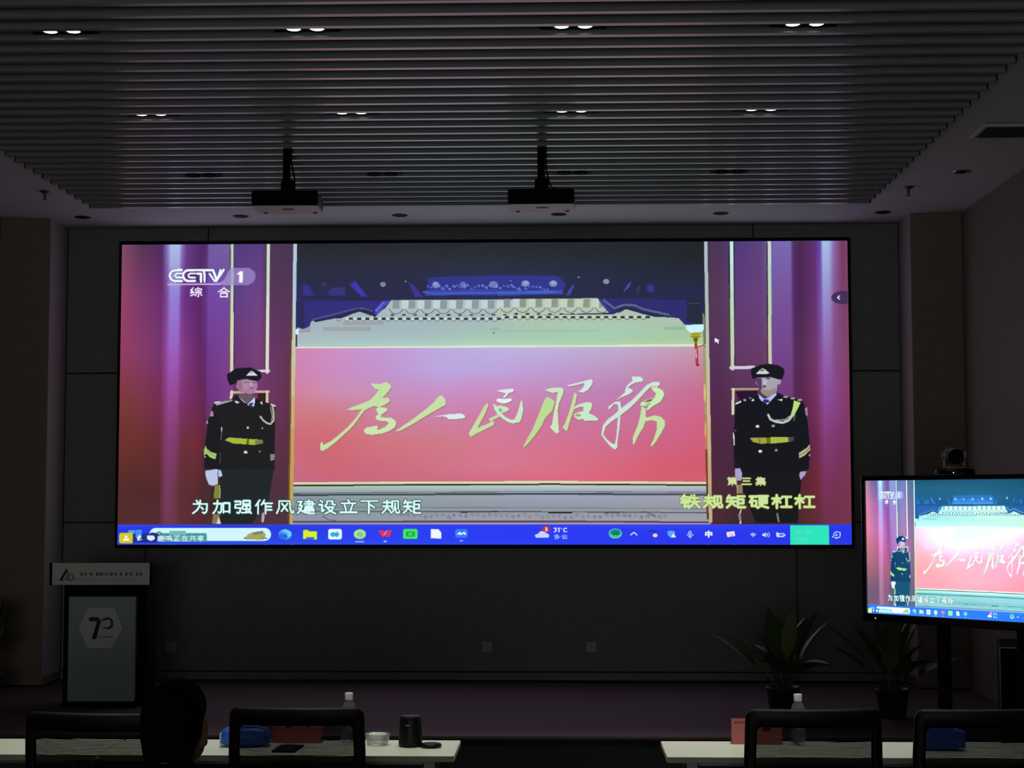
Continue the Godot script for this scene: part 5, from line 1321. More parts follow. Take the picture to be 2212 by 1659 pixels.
func ceiling_fittings():
	M.lens = mat(Color(0.9, 0.9, 0.88), 0.3)
	M.lens.emission_enabled = true; M.lens.emission = Color(1.0, 0.98, 0.94); M.lens.emission_energy_multiplier = 2.5
	var first: Node3D
	for row in 3:
		for c in 4:
			var label: String = "lit twin spotlight between baffles, %s of the %s" % [COLUMN_NAMES[c], ROW_NAMES[row]]
			var at := Vector3([-2.4, -1.225, 0.055, 1.15][c], SOFFIT - 0.065, slat_z([-11.5, -2.5, 6.5][row]))
			if first == null:
				first = thing("twin_spotlight", label, "ceiling lamp", at, 0, "lit twin spotlights in the baffle ceiling")
				spotlight_mesh(first, true)
			else: copy(first, "twin_spotlight", label, at)
	var off: Node3D
	for c in 4:
		var label: String = "switched-off black twin spotlight between baffles above the projectors, " + COLUMN_NAMES[c]
		var at := Vector3([-2.48, -1.23, 0.07, 1.14][c], SOFFIT - 0.088, slat_z(15.5))
		if off == null:
			off = thing("twin_spotlight", label, "ceiling lamp", at, 0, "unlit twin spotlights in the baffle ceiling")
			spotlight_mesh(off, false)
		else: copy(off, "twin_spotlight", label, at)
	var names := ["first from left", "second from left", "third from left", "third from right", "second from right", "last on right"]
	var down: Node3D
	for c in 6:
		var label: String = "small unlit round downlight in the soffit above the screen, " + names[c]
		var at := Vector3([-3.92, -2.62, -1.32, -0.03, 1.28, 2.58][c], SOFFIT, -13.13)
		if down == null:
			down = thing("downlight", label, "downlight", at, 0, "unlit downlights above the screen")
			downlight_mesh(down, M.black)
		else: copy(down, "downlight", label, at)
	var d := thing("downlight", "small round downlight with a glinting metal rim, in the soffit near the right wall", "downlight", Vector3(2.82, SOFFIT, -11.5))
	downlight_mesh(d, M.chrome)
	for p in [[-3.87, -12.0, "left"], [2.56, -12.06, "right"]]:
		var t := thing("fire_sprinkler", "small fire sprinkler hanging from the soffit at the %s end of the baffles" % p[2], "sprinkler", Vector3(p[0], SOFFIT, p[1]), 0, "sprinklers in the soffit")
		var s := begin()
		lathe(s, [Vector2(0, -0.016), Vector2(0.020, -0.016), Vector2(0.042, -0.004), Vector2(0.045, 0.0)], 20)
		put("rosette", s, M.steel, t)
		s = begin()
		lathe(s, [Vector2(0, -0.060), Vector2(0.008, -0.058), Vector2(0.010, -0.030), Vector2(0.013, -0.028), Vector2(0.013, -0.012)], 12)
		put("nozzle", s, M.steel, t)
		s = begin()
		lathe(s, [Vector2(0, -0.068), Vector2(0.019, -0.067), Vector2(0.019, -0.064), Vector2(0, -0.060)], 12, Transform3D.IDENTITY, true)
		put("deflector", s, M.steel, t)
	var v := thing("air_vent", "rectangular slatted air vent set in the soffit by the right wall", "vent", Vector3(2.89, SOFFIT, -10.2))
	var s := begin()
	for x in [-0.28, 0.28]: box(s, Vector3(x, -0.008, 0), Vector3(0.03, 0.016, 0.36), 0.003)
	for z in [-0.165, 0.165]: box(s, Vector3(0, -0.008, z), Vector3(0.53, 0.016, 0.03), 0.003)
	put("frame", s, M.white, v)
	s = begin()
	box(s, Vector3(0, -0.001, 0), Vector3(0.53, 0.002, 0.30))
	put("duct", s, M.plenum, v)
	for i in 7:
		s = begin()
		box(s, Vector3.ZERO, Vector3(0.53, 0.003, 0.036), 0.0, Transform3D(Basis(Vector3.RIGHT, 0.6), Vector3(0, -0.011, -0.126 + 0.042 * i)))
		put("slat", s, M.grey, v)

func downlight_mesh(t: Node3D, rim: Material):
	var s := begin()
	lathe(s, [Vector2(0.046, -0.002), Vector2(0.052, -0.007), Vector2(0.062, -0.005), Vector2(0.064, 0.0)], 28)
	put("rim", s, rim, t)
	s = begin()
	lathe(s, [Vector2(0, -0.002), Vector2(0.047, -0.0025), Vector2(0.047, 0.0)], 24)
	put("lens", s, M.black, t)

# ---------------------------------------------------------------- projectors
func projectors():
	for p in [[-1.76, -10.22, 1.0, "left"], [-0.135, -10.22, -1.5, "right"]]:
		var base := 3.605
		var t := thing("projector", "black projector with pale underside on a drop pole, %s one of two" % p[3], "projector", Vector3(p[0], base, p[1]), p[2], "projectors hung under the baffles")
		var s := begin()
		prism(s, rounded(0.42, 0.30, 0.035), 0.018, 0.088, Transform3D(Basis(Vector3.RIGHT, -PI / 2), Vector3(0, 0, -0.15)))
		put("body", s, M.projector, t)
		s = begin()
		prism(s, rounded(0.418, 0.094, 0.012), -0.004, 0.008, Transform3D(Basis.IDENTITY, Vector3(0, 0.049, 0.0)))
		put("rear_panel", s, M.matte, t)
		s = begin()
		prism(s, rounded(0.415, 0.295, 0.033), 0.0, 0.018, Transform3D(Basis(Vector3.RIGHT, -PI / 2), Vector3(0, 0, -0.15)))
		var under := put("underside", s, M.white, t)
		s = begin()
		box(s, Vector3(0.005, -0.001, -0.13), Vector3(0.075, 0.004, 0.03), 0.001)
		put("inlet", s, M.black, under)
		for x in [-0.16, 0.16]:
			s = begin()
			lathe(s, [Vector2(0, -0.006), Vector2(0.012, -0.006), Vector2(0.014, 0.0)], 12, Transform3D(Basis.IDENTITY, Vector3(x, 0, -0.26)))
			put("foot", s, M.grey, under)
		s = begin()
		lathe(s, [Vector2(0, 0.03), Vector2(0.034, 0.028), Vector2(0.044, 0.02), Vector2(0.046, 0.0)], 24, Transform3D(Basis(Vector3.RIGHT, -PI / 2), Vector3(-0.08, 0.052, -0.30)))
		put("lens", s, M.gloss, t)
		s = begin()
		for a in [-1.0, 1.0]:
			tube(s, [Vector3(0.03 * a, 0.108, -0.12), Vector3(0.10 * a, 0.100, -0.09), Vector3(0.15 * a, 0.088, -0.05)], [0.011, 0.009], 8)
			tube(s, [Vector3(0.03 * a, 0.108, -0.16), Vector3(0.10 * a, 0.100, -0.20), Vector3(0.15 * a, 0.088, -0.24)], [0.011, 0.009], 8)
		box(s, Vector3(0, 0.102, -0.14), Vector3(0.10, 0.028, 0.10), 0.005)
		put("bracket", s, M.matte, t)
		s = begin()
		box(s, Vector3(0, 0.15, -0.14), Vector3(0.088, 0.075, 0.07), 0.012)
		box(s, Vector3(0, 0.115, -0.14), Vector3(0.066, 0.02, 0.06), 0.004)
		put("joint", s, M.matte, t)
		s = begin()
		tube(s, [Vector3(0, 0.17, -0.07), Vector3(0, 0.30, -0.07), Vector3(0, 0.895, -0.07)], [0.0245], 16)
		put("pole", s, M.matte, t)
		s = begin()
		if p[3] == "left": tube(s, [Vector3(0.028, 0.42, -0.065), Vector3(0.03, 0.30, -0.065), Vector3(0.042, 0.24, -0.06), Vector3(0.052, 0.18, -0.07), Vector3(0.05, 0.11, -0.08), Vector3(0.06, 0.086, -0.09)], [0.005], 8)
		else: tube(s, [Vector3(0.028, 0.42, -0.065), Vector3(0.032, 0.24, -0.065), Vector3(0.045, 0.17, -0.06), Vector3(0.06, 0.125, -0.07), Vector3(0.10, 0.108, -0.08), Vector3(0.13, 0.088, -0.10)], [0.005], 8)
		put("cable", s, M.matte, t)

# ---------------------------------------------------------------- lectern
func lectern():
	var t := thing("lectern", "pale grey lectern with a white name board and hexagon emblem on the stage", "lectern", Vector3(-3.365, STAGE, -11.9), 1.5)
	var s := begin()
	box(s, Vector3(0, 0.41, -0.20), Vector3(0.49, 0.76, 0.36), 0.006)
	put("body", s, M.lectern, t)
	s = begin()
	box(s, Vector3(0.285, 0.45, -0.22), Vector3(0.07, 0.86, 0.32), 0.004)
	put("side_panel", s, M.lectern_dark, t)
	s = begin()
	box(s, Vector3(-0.275, 0.45, -0.24), Vector3(0.05, 0.86, 0.28), 0.004)
	put("side_panel", s, M.lectern_dark, t)
	s = begin()
	box(s, Vector3(0, 0.015, -0.20), Vector3(0.56, 0.03, 0.42), 0.004)
	put("plinth", s, M.lectern_dark, t)
	s = begin()
	box(s, Vector3(0, 0.855, -0.205), Vector3(0.50, 0.14, 0.33), 0.004)
	put("shade_neck", s, M.lectern_dark, t)  # set-back dark band paints the shadow below the name board
	s = begin()
	box(s, Vector3(0, 0.965, -0.16), Vector3(0.66, 0.10, 0.34), 0.006)
	put("desk", s, M.lectern_dark, t)
	s = begin()
	box(s, Vector3(0, 0.956, 0.018), Vector3(0.712, 0.158, 0.018), 0.002)
	var board := put("name_board", s, M.board, t)
	for x in [-0.366, 0.364]:
		s = begin()
		box(s, Vector3(x, 0.956, 0.010), Vector3(0.018, 0.164, 0.04), 0.003)
		put("end_cap", s, M.lectern_dark, t)
	var q := Transform3D(Basis.IDENTITY, Vector3(-0.356, 0.956 + 0.079, 0.027))     # print, from the board's top left corner
	var logo := begin()
	prism(logo, outline("52,126 104,38 118,64 108,62 78,118 92,126", 0.001), 0, 0.001, q)
	prism(logo, outline("112,56 122,66 100,124 92,124 106,96", 0.001), 0, 0.001, q)
	prism(logo, outline("136,74 142,74 168,120 160,122", 0.001), 0, 0.001, q)
	prism(logo, outline("128,78 136,76 118,124 108,124", 0.001), 0, 0.001, q)
	prism(logo, outline("124,121 150,119 150,126 124,126", 0.001), 0, 0.001, q)
	put("logo", logo, M.ink, board)
	var marks := begin()
	var k := 0
	for x in [203, 240, 276, 312, 350, 374, 392, 424, 458, 492, 534, 568, 606, 640]:
		var w: float = [20, 16, 18, 30, 20, 8, 12, 24, 16, 16, 20, 18, 20, 20][k]
		for j in 3:
			box(marks, Vector3((x + w / 2 + (j - 1) * w * 0.28 * (1 if (k + j) % 3 else -1)) / 1000, -(80 + (j - 1) * 8) / 1000.0, 0.0005), Vector3(w * [0.9, 0.6, 1.0][(k + j) % 3] / 1000, 0.006, 0.001), 0.0, q)
		box(marks, Vector3((x + w * 0.5) / 1000, -0.080, 0.0005), Vector3(0.006, 0.024, 0.001), 0.0, q)
		k += 1
	put("lettering", marks, M.faded_ink, board).set_meta("kind", "stuff")
	s = begin()
	box(s, Vector3(0.40, -0.117, 0.0005), Vector3(0.50, 0.002, 0.001), 0.0, q)
	put("rule", s, M.faded_ink, board)
	var hex := PackedVector2Array()
	for c in ["-0.160,0", "-0.094,0.146", "0.096,0.146", "0.162,0", "0.084,-0.146", "-0.094,-0.146"]:
		var e: PackedStringArray = c.split(",")
		hex.append(Vector2(e[0].to_float(), e[1].to_float()))
	s = begin()
	prism(s, hex, -0.02, 0.004, Transform3D(Basis.IDENTITY, Vector3(0, 0.565, 0)))
	var plate := put("emblem_plate", s, M.plate, t)
	var o := Transform3D(Basis.IDENTITY, Vector3(-0.155, 0.565 + 0.15, 0.004))
	s = begin()
	prism(s, outline("70,82 78,72 132,72 156,98 144,124 126,104 74,102 66,98", 0.001), 0, 0.002, o)
	put("numeral_top", s, M.maroon, plate)
	s = begin()
	prism(s, outline("156,98 126,104 92,224 98,232 118,232 124,226", 0.001), 0, 0.002, o)
	put("numeral_stem", s, M.ink, plate)
	s = begin()
	prism(s, outline("162,86 206,72 232,84 246,102 242,122 246,130 236,150 214,162 196,160 164,146 166,142 200,148 220,138 228,124 228,108 218,94 204,90 168,100 162,96", 0.001), 0, 0.002, o)
	put("numeral_loop", s, M.slate, plate)
	s = begin()
	prism(s, outline("130,214 200,213 246,210 246,217 200,218 130,217", 0.001), 0, 0.002, o)
	put("numeral_line", s, M.slate, plate)

func outline(text: String, unit: float) -> PackedVector2Array:      # corner points right and down from an origin
	var p := PackedVector2Array()
	for t in text.split(" "):
		var c := t.split(",")
		p.append(Vector2(c[0].to_float(), -c[1].to_float()) * unit)
	return p

# ---------------------------------------------------------------- mobile display with its camera
func display():
	var w := 1.195
	var h := 0.672
	var c := Vector3(1.547 + 0.70 * w / 2, 1.504, -8.43 + 0.714 * w / 2)
	var t := thing("mobile_display", "large black-framed television on a wheeled stand, repeating the wall screen's picture", "television", Vector3(c.x, 0, c.z), -45.5)
	var s := begin()
	var bez := 0.024
	for y in [-1.0, 1.0]: box(s, Vector3(0, c.y + y * (h / 2 + bez / 2) - (0.008 if y < 0 else 0.0), -0.012), Vector3(w + bez * 2, bez + (0.018 if y < 0 else 0.0), 0.05), 0.004)
	for x in [-1.0, 1.0]: box(s, Vector3(x * (w / 2 + bez / 2), c.y, -0.012), Vector3(bez, h, 0.05), 0.004)
	box(s, Vector3(0, c.y, -0.035), Vector3(w + 0.03, h + 0.03, 0.05), 0.006)
	put("bezel", s, M.gloss, t)
	var f := place("display_face", picture(Vector2(w, h)), glowing(pale_tex, 1.0), t)
	f.position = Vector3(0, c.y, 0.001)
	s = begin()
	lathe(s, [Vector2(0, 0.003), Vector2(0.003, 0.002), Vector2(0.0035, 0)], 10, Transform3D(Basis(Vector3.RIGHT, PI / 2), Vector3(-w / 2 + 0.055, c.y - h / 2 - 0.022, 0.013)))
	put("status_light", s, M.led, t)
	var l := AreaLight3D.new()
	l.name = "screen_light"; l.area_size = Vector2(w, h); l.light_color = Color(0.85, 0.80, 0.90); l.light_energy = TV_LIGHT; l.shadow_enabled = true
	l.area_range = 30.0; l.area_attenuation = 2.0
	t.add_child(l); l.position = Vector3(0, c.y, 0.02); l.rotation_degrees.y = 180
	for x in [-0.22, 0.22]:
		s = begin()
		box(s, Vector3(x, 0.85, -0.10), Vector3(0.058, 1.50, 0.05), 0.006)
		put("post", s, M.matte, t)
		s = begin()
		box(s, Vector3(x, 0.085, 0.02), Vector3(0.06, 0.05, 0.62), 0.01)
		var leg := put("leg", s, M.matte, t)
		for z in [-0.25, 0.29]:
			s = begin()
			lathe(s, [Vector2(0, -0.015), Vector2(0.028, -0.015), Vector2(0.032, -0.010), Vector2(0.032, 0.010), Vector2(0.028, 0.015), Vector2(0, 0.015)], 16, Transform3D(Basis(Vector3.BACK, PI / 2), Vector3(x, 0.032, z)))
			put("wheel", s, M.black, leg)
	s = begin()
	box(s, Vector3(0, 1.50, -0.075), Vector3(0.60, 0.34, 0.03), 0.004)
	put("mount", s, M.matte, t)
	s = begin()
	box(s, Vector3(0, 0.70, -0.02), Vector3(0.52, 0.02, 0.26), 0.004)
	put("shelf", s, M.matte, t)
	s = begin()
	box(s, Vector3(0, 0.10, -0.10), Vector3(0.5, 0.05, 0.05), 0.004)
	put("crossbar", s, M.matte, t)
	# the camera stands on the display's top edge
	var k := thing("conference_camera", "dark grey swivelling conference camera with a round black lens, on top of the television", "camera", Vector3(1.916, c.y + h / 2 + bez, -8.078), -10.0)
	s = begin()
	lathe(s, [Vector2(0, 0.0), Vector2(0.092, 0.0), Vector2(0.097, 0.004), Vector2(0.094, 0.024), Vector2(0.088, 0.030), Vector2(0, 0.030)], 32)
	put("base", s, M.black, k)
	s = begin()
	box(s, Vector3(0, 0.036, 0), Vector3(0.092, 0.014, 0.06), 0.004)
	for x in [-0.047, 0.047]:
		box(s, Vector3(x, 0.070, 0), Vector3(0.010, 0.075, 0.05), 0.003)
		box(s, Vector3(x * 1.02, 0.098, 0), Vector3(0.024, 0.036, 0.056), 0.006)
	put("yoke", s, M.camera, k)
	s = begin()
	lathe(s, [Vector2(0, -0.042), Vector2(0.03, -0.042), Vector2(0.041, -0.034), Vector2(0.045, 0), Vector2(0.041, 0.034), Vector2(0.032, 0.041), Vector2(0, 0.041)], 24, Transform3D(Basis(Vector3.BACK, PI / 2), Vector3(0, 0.097, -0.004)))
	put("head", s, M.camera, k)
	s = begin()
	lathe(s, [Vector2(0.036, -0.02), Vector2(0.036, 0.024), Vector2(0.033, 0.027), Vector2(0.028, 0.022), Vector2(0, 0.020)], 28, Transform3D(Basis(Vector3.RIGHT, PI / 2), Vector3(0.004, 0.090, 0.034)))
	put("lens", s, M.matte, k)
	s = begin()
	lathe(s, [Vector2(0, 0.003), Vector2(0.0028, 0.002), Vector2(0.003, 0)], 10, Transform3D(Basis(Vector3.RIGHT, PI / 2), Vector3(-0.012, 0.010, 0.095)))
	put("status_light", s, M.led, k)

func speaker_box():
	var t := thing("floor_speaker", "tall black floor loudspeaker at the right, behind the chairs", "speaker", Vector3(2.66, 0, -9.1), -14)
	var s := begin()
	box(s, Vector3(0, 0.49, 0), Vector3(0.56, 0.94, 0.5), 0.012)
	put("cabinet", s, M.matte, t)
	s = begin()
	for x in [-0.272, 0.272]: box(s, Vector3(x, 0.49, 0.252), Vector3(0.012, 0.93, 0.010), 0.003)
	for y in [0.028, 0.952]: box(s, Vector3(0, y, 0.252), Vector3(0.556, 0.012, 0.010), 0.003)
	put("trim_edge", s, M.steel, t)
	s = begin()
	box(s, Vector3(0, 0.49, 0.252), Vector3(0.53, 0.90, 0.008), 0.003)
	put("grille", s, M.mesh, t)
	s = begin()
	for x in [-0.22, 0.22]:
		for z in [-0.18, 0.18]: box(s, Vector3(x, 0.01, z), Vector3(0.05, 0.02, 0.05))
	put("feet", s, M.black, t)

# ---------------------------------------------------------------- plants
func leaf_mesh(length: float, width: float, droop: float, stalk: float) -> ArrayMesh:
	var s := begin()
	tube(s, [Vector3.ZERO, Vector3(0, stalk * 0.5, 0.004), Vector3(0, stalk, 0.0)], [0.006, 0.004, 0.003], 6)
	s.set_smooth_group(1)
	var prev := []
	for i in 9:
		var u := i / 8.0
		var c := Vector3(0, stalk + length * (u - 0.18 * u * u * droop * 2.0), length * droop * u * u)
		var w := width * pow(sin(PI * pow(u, 0.75)), 0.9) * 0.5 if i < 8 else 0.0
		var ring := [c + Vector3(-w, 0, -w * 0.35), c, c + Vector3(w, 0, -w * 0.35)]
		if i > 0:
			for e in 2:
				if i == 8: face(s, [prev[e], prev[e + 1], ring[1]], Vector3.FORWARD)
				elif i == 1: face(s, [prev[1], ring[e + 1], ring[e]], Vector3.FORWARD)
				else: face(s, [prev[e], prev[e + 1], ring[e + 1], ring[e]], Vector3.FORWARD)
		prev = ring
	s.generate_normals()
	return s.commit()

func plants():
	var kinds := [leaf_mesh(0.36, 0.12, 0.25, 0.18), leaf_mesh(0.30, 0.13, 0.6, 0.12), leaf_mesh(0.40, 0.11, 0.15, 0.22)]
	var rng := RandomNumberGenerator.new()
	rng.seed = 11
	for p in [[1.53, -11.6, 0.0, "broad-leaved potted plant on the stage, left of the two by the television"], [2.27, -11.5, 70.0, "broad-leaved potted plant on the stage, partly hidden by the television"], [-4.37, -12.4, 30.0, "dark potted plant at the far left edge, beyond the lectern"]]:
		var t := thing("potted_plant", p[3], "plant", Vector3(p[0], STAGE, p[1]), p[2], "potted plants on the stage")
		var s := begin()
		lathe(s, [Vector2(0, 0), Vector2(0.085, 0), Vector2(0.09, 0.006), Vector2(0.115, 0.17), Vector2(0.122, 0.175), Vector2(0.122, 0.19), Vector2(0.110, 0.19), Vector2(0.106, 0.165)], 28)
		put("pot", s, M.pot, t)
		s = begin()
		lathe(s, [Vector2(0.107, 0.163), Vector2(0.05, 0.172), Vector2(0, 0.175)], 20)
		put("soil", s, M.soil, t)
		for i in 22:
			var hgt := rng.randf_range(0.0, 0.14)
			var az := i * 2.4 + rng.randf_range(-0.3, 0.3)
			var lean := lerpf(0.05, 0.85, pow(i / 21.0, 1.3)) + rng.randf_range(-0.1, 0.1)
			if p[0] < -4.0: lean *= 0.3
			var o := place("leaf", kinds[i % 3], M.leaf_pale if i % 7 == 1 else M.leaf, t)
			o.transform = Transform3D(Basis(Vector3.UP, az) * Basis(Vector3.RIGHT, lean) * Basis(Vector3.UP, rng.randf_range(-0.5, 0.5)), Vector3(sin(az) * 0.03, 0.170 + 0.1 * hgt, cos(az) * 0.03))

# ---------------------------------------------------------------- tables
func table_mesh(t: Node3D, w: float):
	var d := 0.41
	var s := begin()
	box(s, Vector3(0, 0.7375, 0), Vector3(w, 0.024, d), 0.003)
	var top := put("tabletop", s, M.laminate, t)
	s = begin()
	for z in [-d / 2, d / 2]: box(s, Vector3(0, 0.7365, z), Vector3(w - 0.004, 0.023, 0.004), 0.001)
	put("edge_band", s, M.edge, top)
	s = begin()
	box(s, Vector3(0, 0.56, -d / 2 + 0.06), Vector3(w - 0.16, 0.30, 0.012), 0.002)
	put("modesty_panel", s, M.riser, t)
	s = begin()
	box(s, Vector3(0, 0.700, 0.02), Vector3(w - 0.14, 0.03, 0.04), 0.004)
	put("crossbar", s, M.steel, t)
	for x in [-w / 2 + 0.10, w / 2 - 0.10]:
		s = begin()
		box(s, Vector3(x, 0.39, 0), Vector3(0.05, 0.60, 0.06), 0.008)
		box(s, Vector3(x, 0.7085, 0), Vector3(0.05, 0.034, 0.34), 0.004)
		box(s, Vector3(x, 0.075, 0), Vector3(0.05, 0.04, 0.40), 0.008)
		var leg := put("leg", s, M.steel, t)
		for z in [-0.17, 0.17]:
			s = begin()
			lathe(s, [Vector2(0, -0.011), Vector2(0.022, -0.011), Vector2(0.0275, -0.006), Vector2(0.0275, 0.006), Vector2(0.022, 0.011), Vector2(0, 0.011)], 14, Transform3D(Basis(Vector3.BACK, PI / 2), Vector3(x, 0.0275, z)))
			put("caster", s, M.black, leg)

func tables():
	var w := 1.40
	var z := -6.662
	var proto := thing("training_table", "narrow white training table with its end on the aisle, left block", "table", Vector3(-0.428 - w / 2, 0, z), 0, "training tables in the front row")
	table_mesh(proto, w)
	copy(proto, "training_table", "narrow white training table at the far left, behind the leftmost chair and the person", Vector3(-0.436 - w * 1.5, 0, z))
	copy(proto, "training_table", "narrow white training table with its end on the aisle, right block", Vector3(0.400 + w / 2, 0, z))
	copy(proto, "training_table", "narrow white training table at the far right, under the blue pack's right side", Vector3(0.408 + w * 1.5, 0, z))

# ---------------------------------------------------------------- mesh chairs
func back_z(x: float, y: float) -> float: return 0.215 + 0.10 * (y - 0.55) - 0.55 * x * x

func chair_mesh(t: Node3D):
	var lo := 0.52
	var hi := 0.989
	var outer := rounded(0.495, hi - lo, 0.036, 7)
	var inner := rounded(0.415, hi - lo - 0.112, 0.022, 7)
	var stations := []
	for i in outer.size():
		var nxt := (i + 1) % outer.size()
		var n := 6 if outer[i].distance_to(outer[nxt]) > 0.1 else 1
		for e in n:
			var o := outer[i].lerp(outer[nxt], e / float(n))
			var q := inner[i].lerp(inner[nxt], e / float(n))
			stations.append([o + Vector2(0, (lo + hi) / 2), q + Vector2(0, (lo + hi) / 2 - 0.008)])
	var s := begin()
	s.set_smooth_group(1)
	var rings := []
	for st in stations:
		var o: Vector2 = st[0]
		var q: Vector2 = st[1]
		o.x *= 1.0 + 0.10 * (hi - o.y); q.x *= 1.0 + 0.10 * (hi - q.y)
		var ring := []
		for c in [[0.0, -0.008], [0.22, -0.014], [0.78, -0.014], [1.0, -0.007], [1.0, 0.007], [0.78, 0.014], [0.22, 0.014], [0.0, 0.008]]:
			var v: Vector2 = q.lerp(o, c[0])
			ring.append(Vector3(v.x, v.y, back_z(v.x, v.y) + c[1]))
		rings.append(ring)
	for i in rings.size():
		var a: Array = rings[i]
		var b: Array = rings[(i + 1) % rings.size()]
		var mid := Vector3.ZERO
		for v in a: mid += v / 16.0
		for v in b: mid += v / 16.0
		for j in 8:
			var f := [a[j], a[(j + 1) % 8], b[(j + 1) % 8], b[j]]
			face(s, f, (f[0] + f[1] + f[2] + f[3]) / 4 - mid)
	put("back_frame", s, M.chair, t)
	# the back's elastic strings: about a hundred, each a few millimetres
	s = begin()
	var y := lo + 0.05
	while y < hi - 0.06:
		for j in 6:
			var xa := lerpf(-0.215, 0.215, j / 6.0)
			var xb := lerpf(-0.215, 0.215, (j + 1) / 6.0)
			var pa := Vector3(xa, y, back_z(xa, y))
			var pb := Vector3(xb, y, back_z(xb, y))
			for dz in [-0.0008, 0.0008]: face(s, [pa + Vector3(0, -0.0018, dz), pb + Vector3(0, -0.0018, dz), pb + Vector3(0, 0.0018, dz), pa + Vector3(0, 0.0018, dz)], Vector3(0, 0, dz))
			for dy in [-0.0018, 0.0018]: face(s, [pa + Vector3(0, dy, -0.0008), pb + Vector3(0, dy, -0.0008), pb + Vector3(0, dy, 0.0008), pa + Vector3(0, dy, 0.0008)], Vector3(0, dy, 0))
		y += 0.0049
	put("back_strings", s, M.mesh, t).set_meta("kind", "stuff")
	s = begin()
	prism(s, rounded(0.48, 0.45, 0.07, 6), 0.0, 0.055, Transform3D(Basis(Vector3.RIGHT, -PI / 2), Vector3(0, 0.425, -0.03)))
	put("seat", s, M.seat, t)
	s = begin()
	box(s, Vector3(0, 0.41, 0.0), Vector3(0.26, 0.03, 0.30), 0.006)
	tube(s, [Vector3(0, 0.41, 0.12), Vector3(0, 0.415, 0.22), Vector3(0, 0.46, 0.262), Vector3(0, 0.56, 0.232)], [0.03, 0.03, 0.028, 0.024], 12, 0.6)
	put("back_support", s, M.chair, t)
	for x in [-0.255, 0.255]:
		s = begin()
		tube(s, [Vector3(x * 0.5, 0.415, 0.02), Vector3(x, 0.44, 0.02), Vector3(x, 0.50, 0.02), Vector3(x, 0.642, -0.01)], [0.016], 10)
		box(s, Vector3(x, 0.655, -0.03), Vector3(0.05, 0.026, 0.25), 0.01)
		put("armrest", s, M.chair, t)
	s = begin()
	tube(s, [Vector3(0, 0.06, 0), Vector3(0, 0.24, 0), Vector3(0, 0.245, 0), Vector3(0, 0.40, 0)], [0.028, 0.028, 0.018, 0.018], 14)
	put("gas_column", s, M.chair, t)
	for i in 5:
		var d := Vector3(sin(i * TAU / 5 + 0.3), 0, cos(i * TAU / 5 + 0.3))
		s = begin()
		tube(s, [Vector3(0, 0.115, 0), d * 0.16 + Vector3(0, 0.100, 0), d * 0.29 + Vector3(0, 0.072, 0)], [0.026, 0.022, 0.016], 10)
		var leg := put("leg", s, M.chair, t)
		s = begin()
		lathe(s, [Vector2(0, -0.018), Vector2(0.024, -0.018), Vector2(0.03, -0.010), Vector2(0.03, 0.010), Vector2(0.024, 0.018), Vector2(0, 0.018)], 14, Transform3D(Basis(Vector3.UP, atan2(d.x, d.z)) * Basis(Vector3.BACK, PI / 2), d * 0.295 + Vector3(0, 0.03, 0)))
		put("caster", s, M.black, leg)

func chairs():
	M.chair = mat(Color(0.010, 0.010, 0.010), 0.5, 0.0, 0.3)
	M.seat = mat(Color(0.05, 0.05, 0.055), 0.9)
	var z := -6.27
	var proto := thing("mesh_chair", "black mesh-backed chair at the left, partly behind the seated person's head", "chair", Vector3(-1.665, 0, -6.10), -7, "black mesh chairs")
	chair_mesh(proto)
	copy(proto, "mesh_chair", "black mesh-backed chair in front of the pink card and water bottle, left of the aisle", Vector3(-0.980, 0, z), 0)
	copy(proto, "mesh_chair", "black mesh-backed chair in front of the pink card, right of the aisle", Vector3(0.896, 0, z), 3)
	copy(proto, "mesh_chair", "black mesh-backed chair at the right end, in front of the dark blue pack", Vector3(1.505, 0, z), 3)
	copy(proto, "mesh_chair", "black mesh-backed chair that the dark-haired person sits on", Vector3(-1.01, 0, -4.24), 0)

# ---------------------------------------------------------------- things on the tables
const TOP := 0.7496

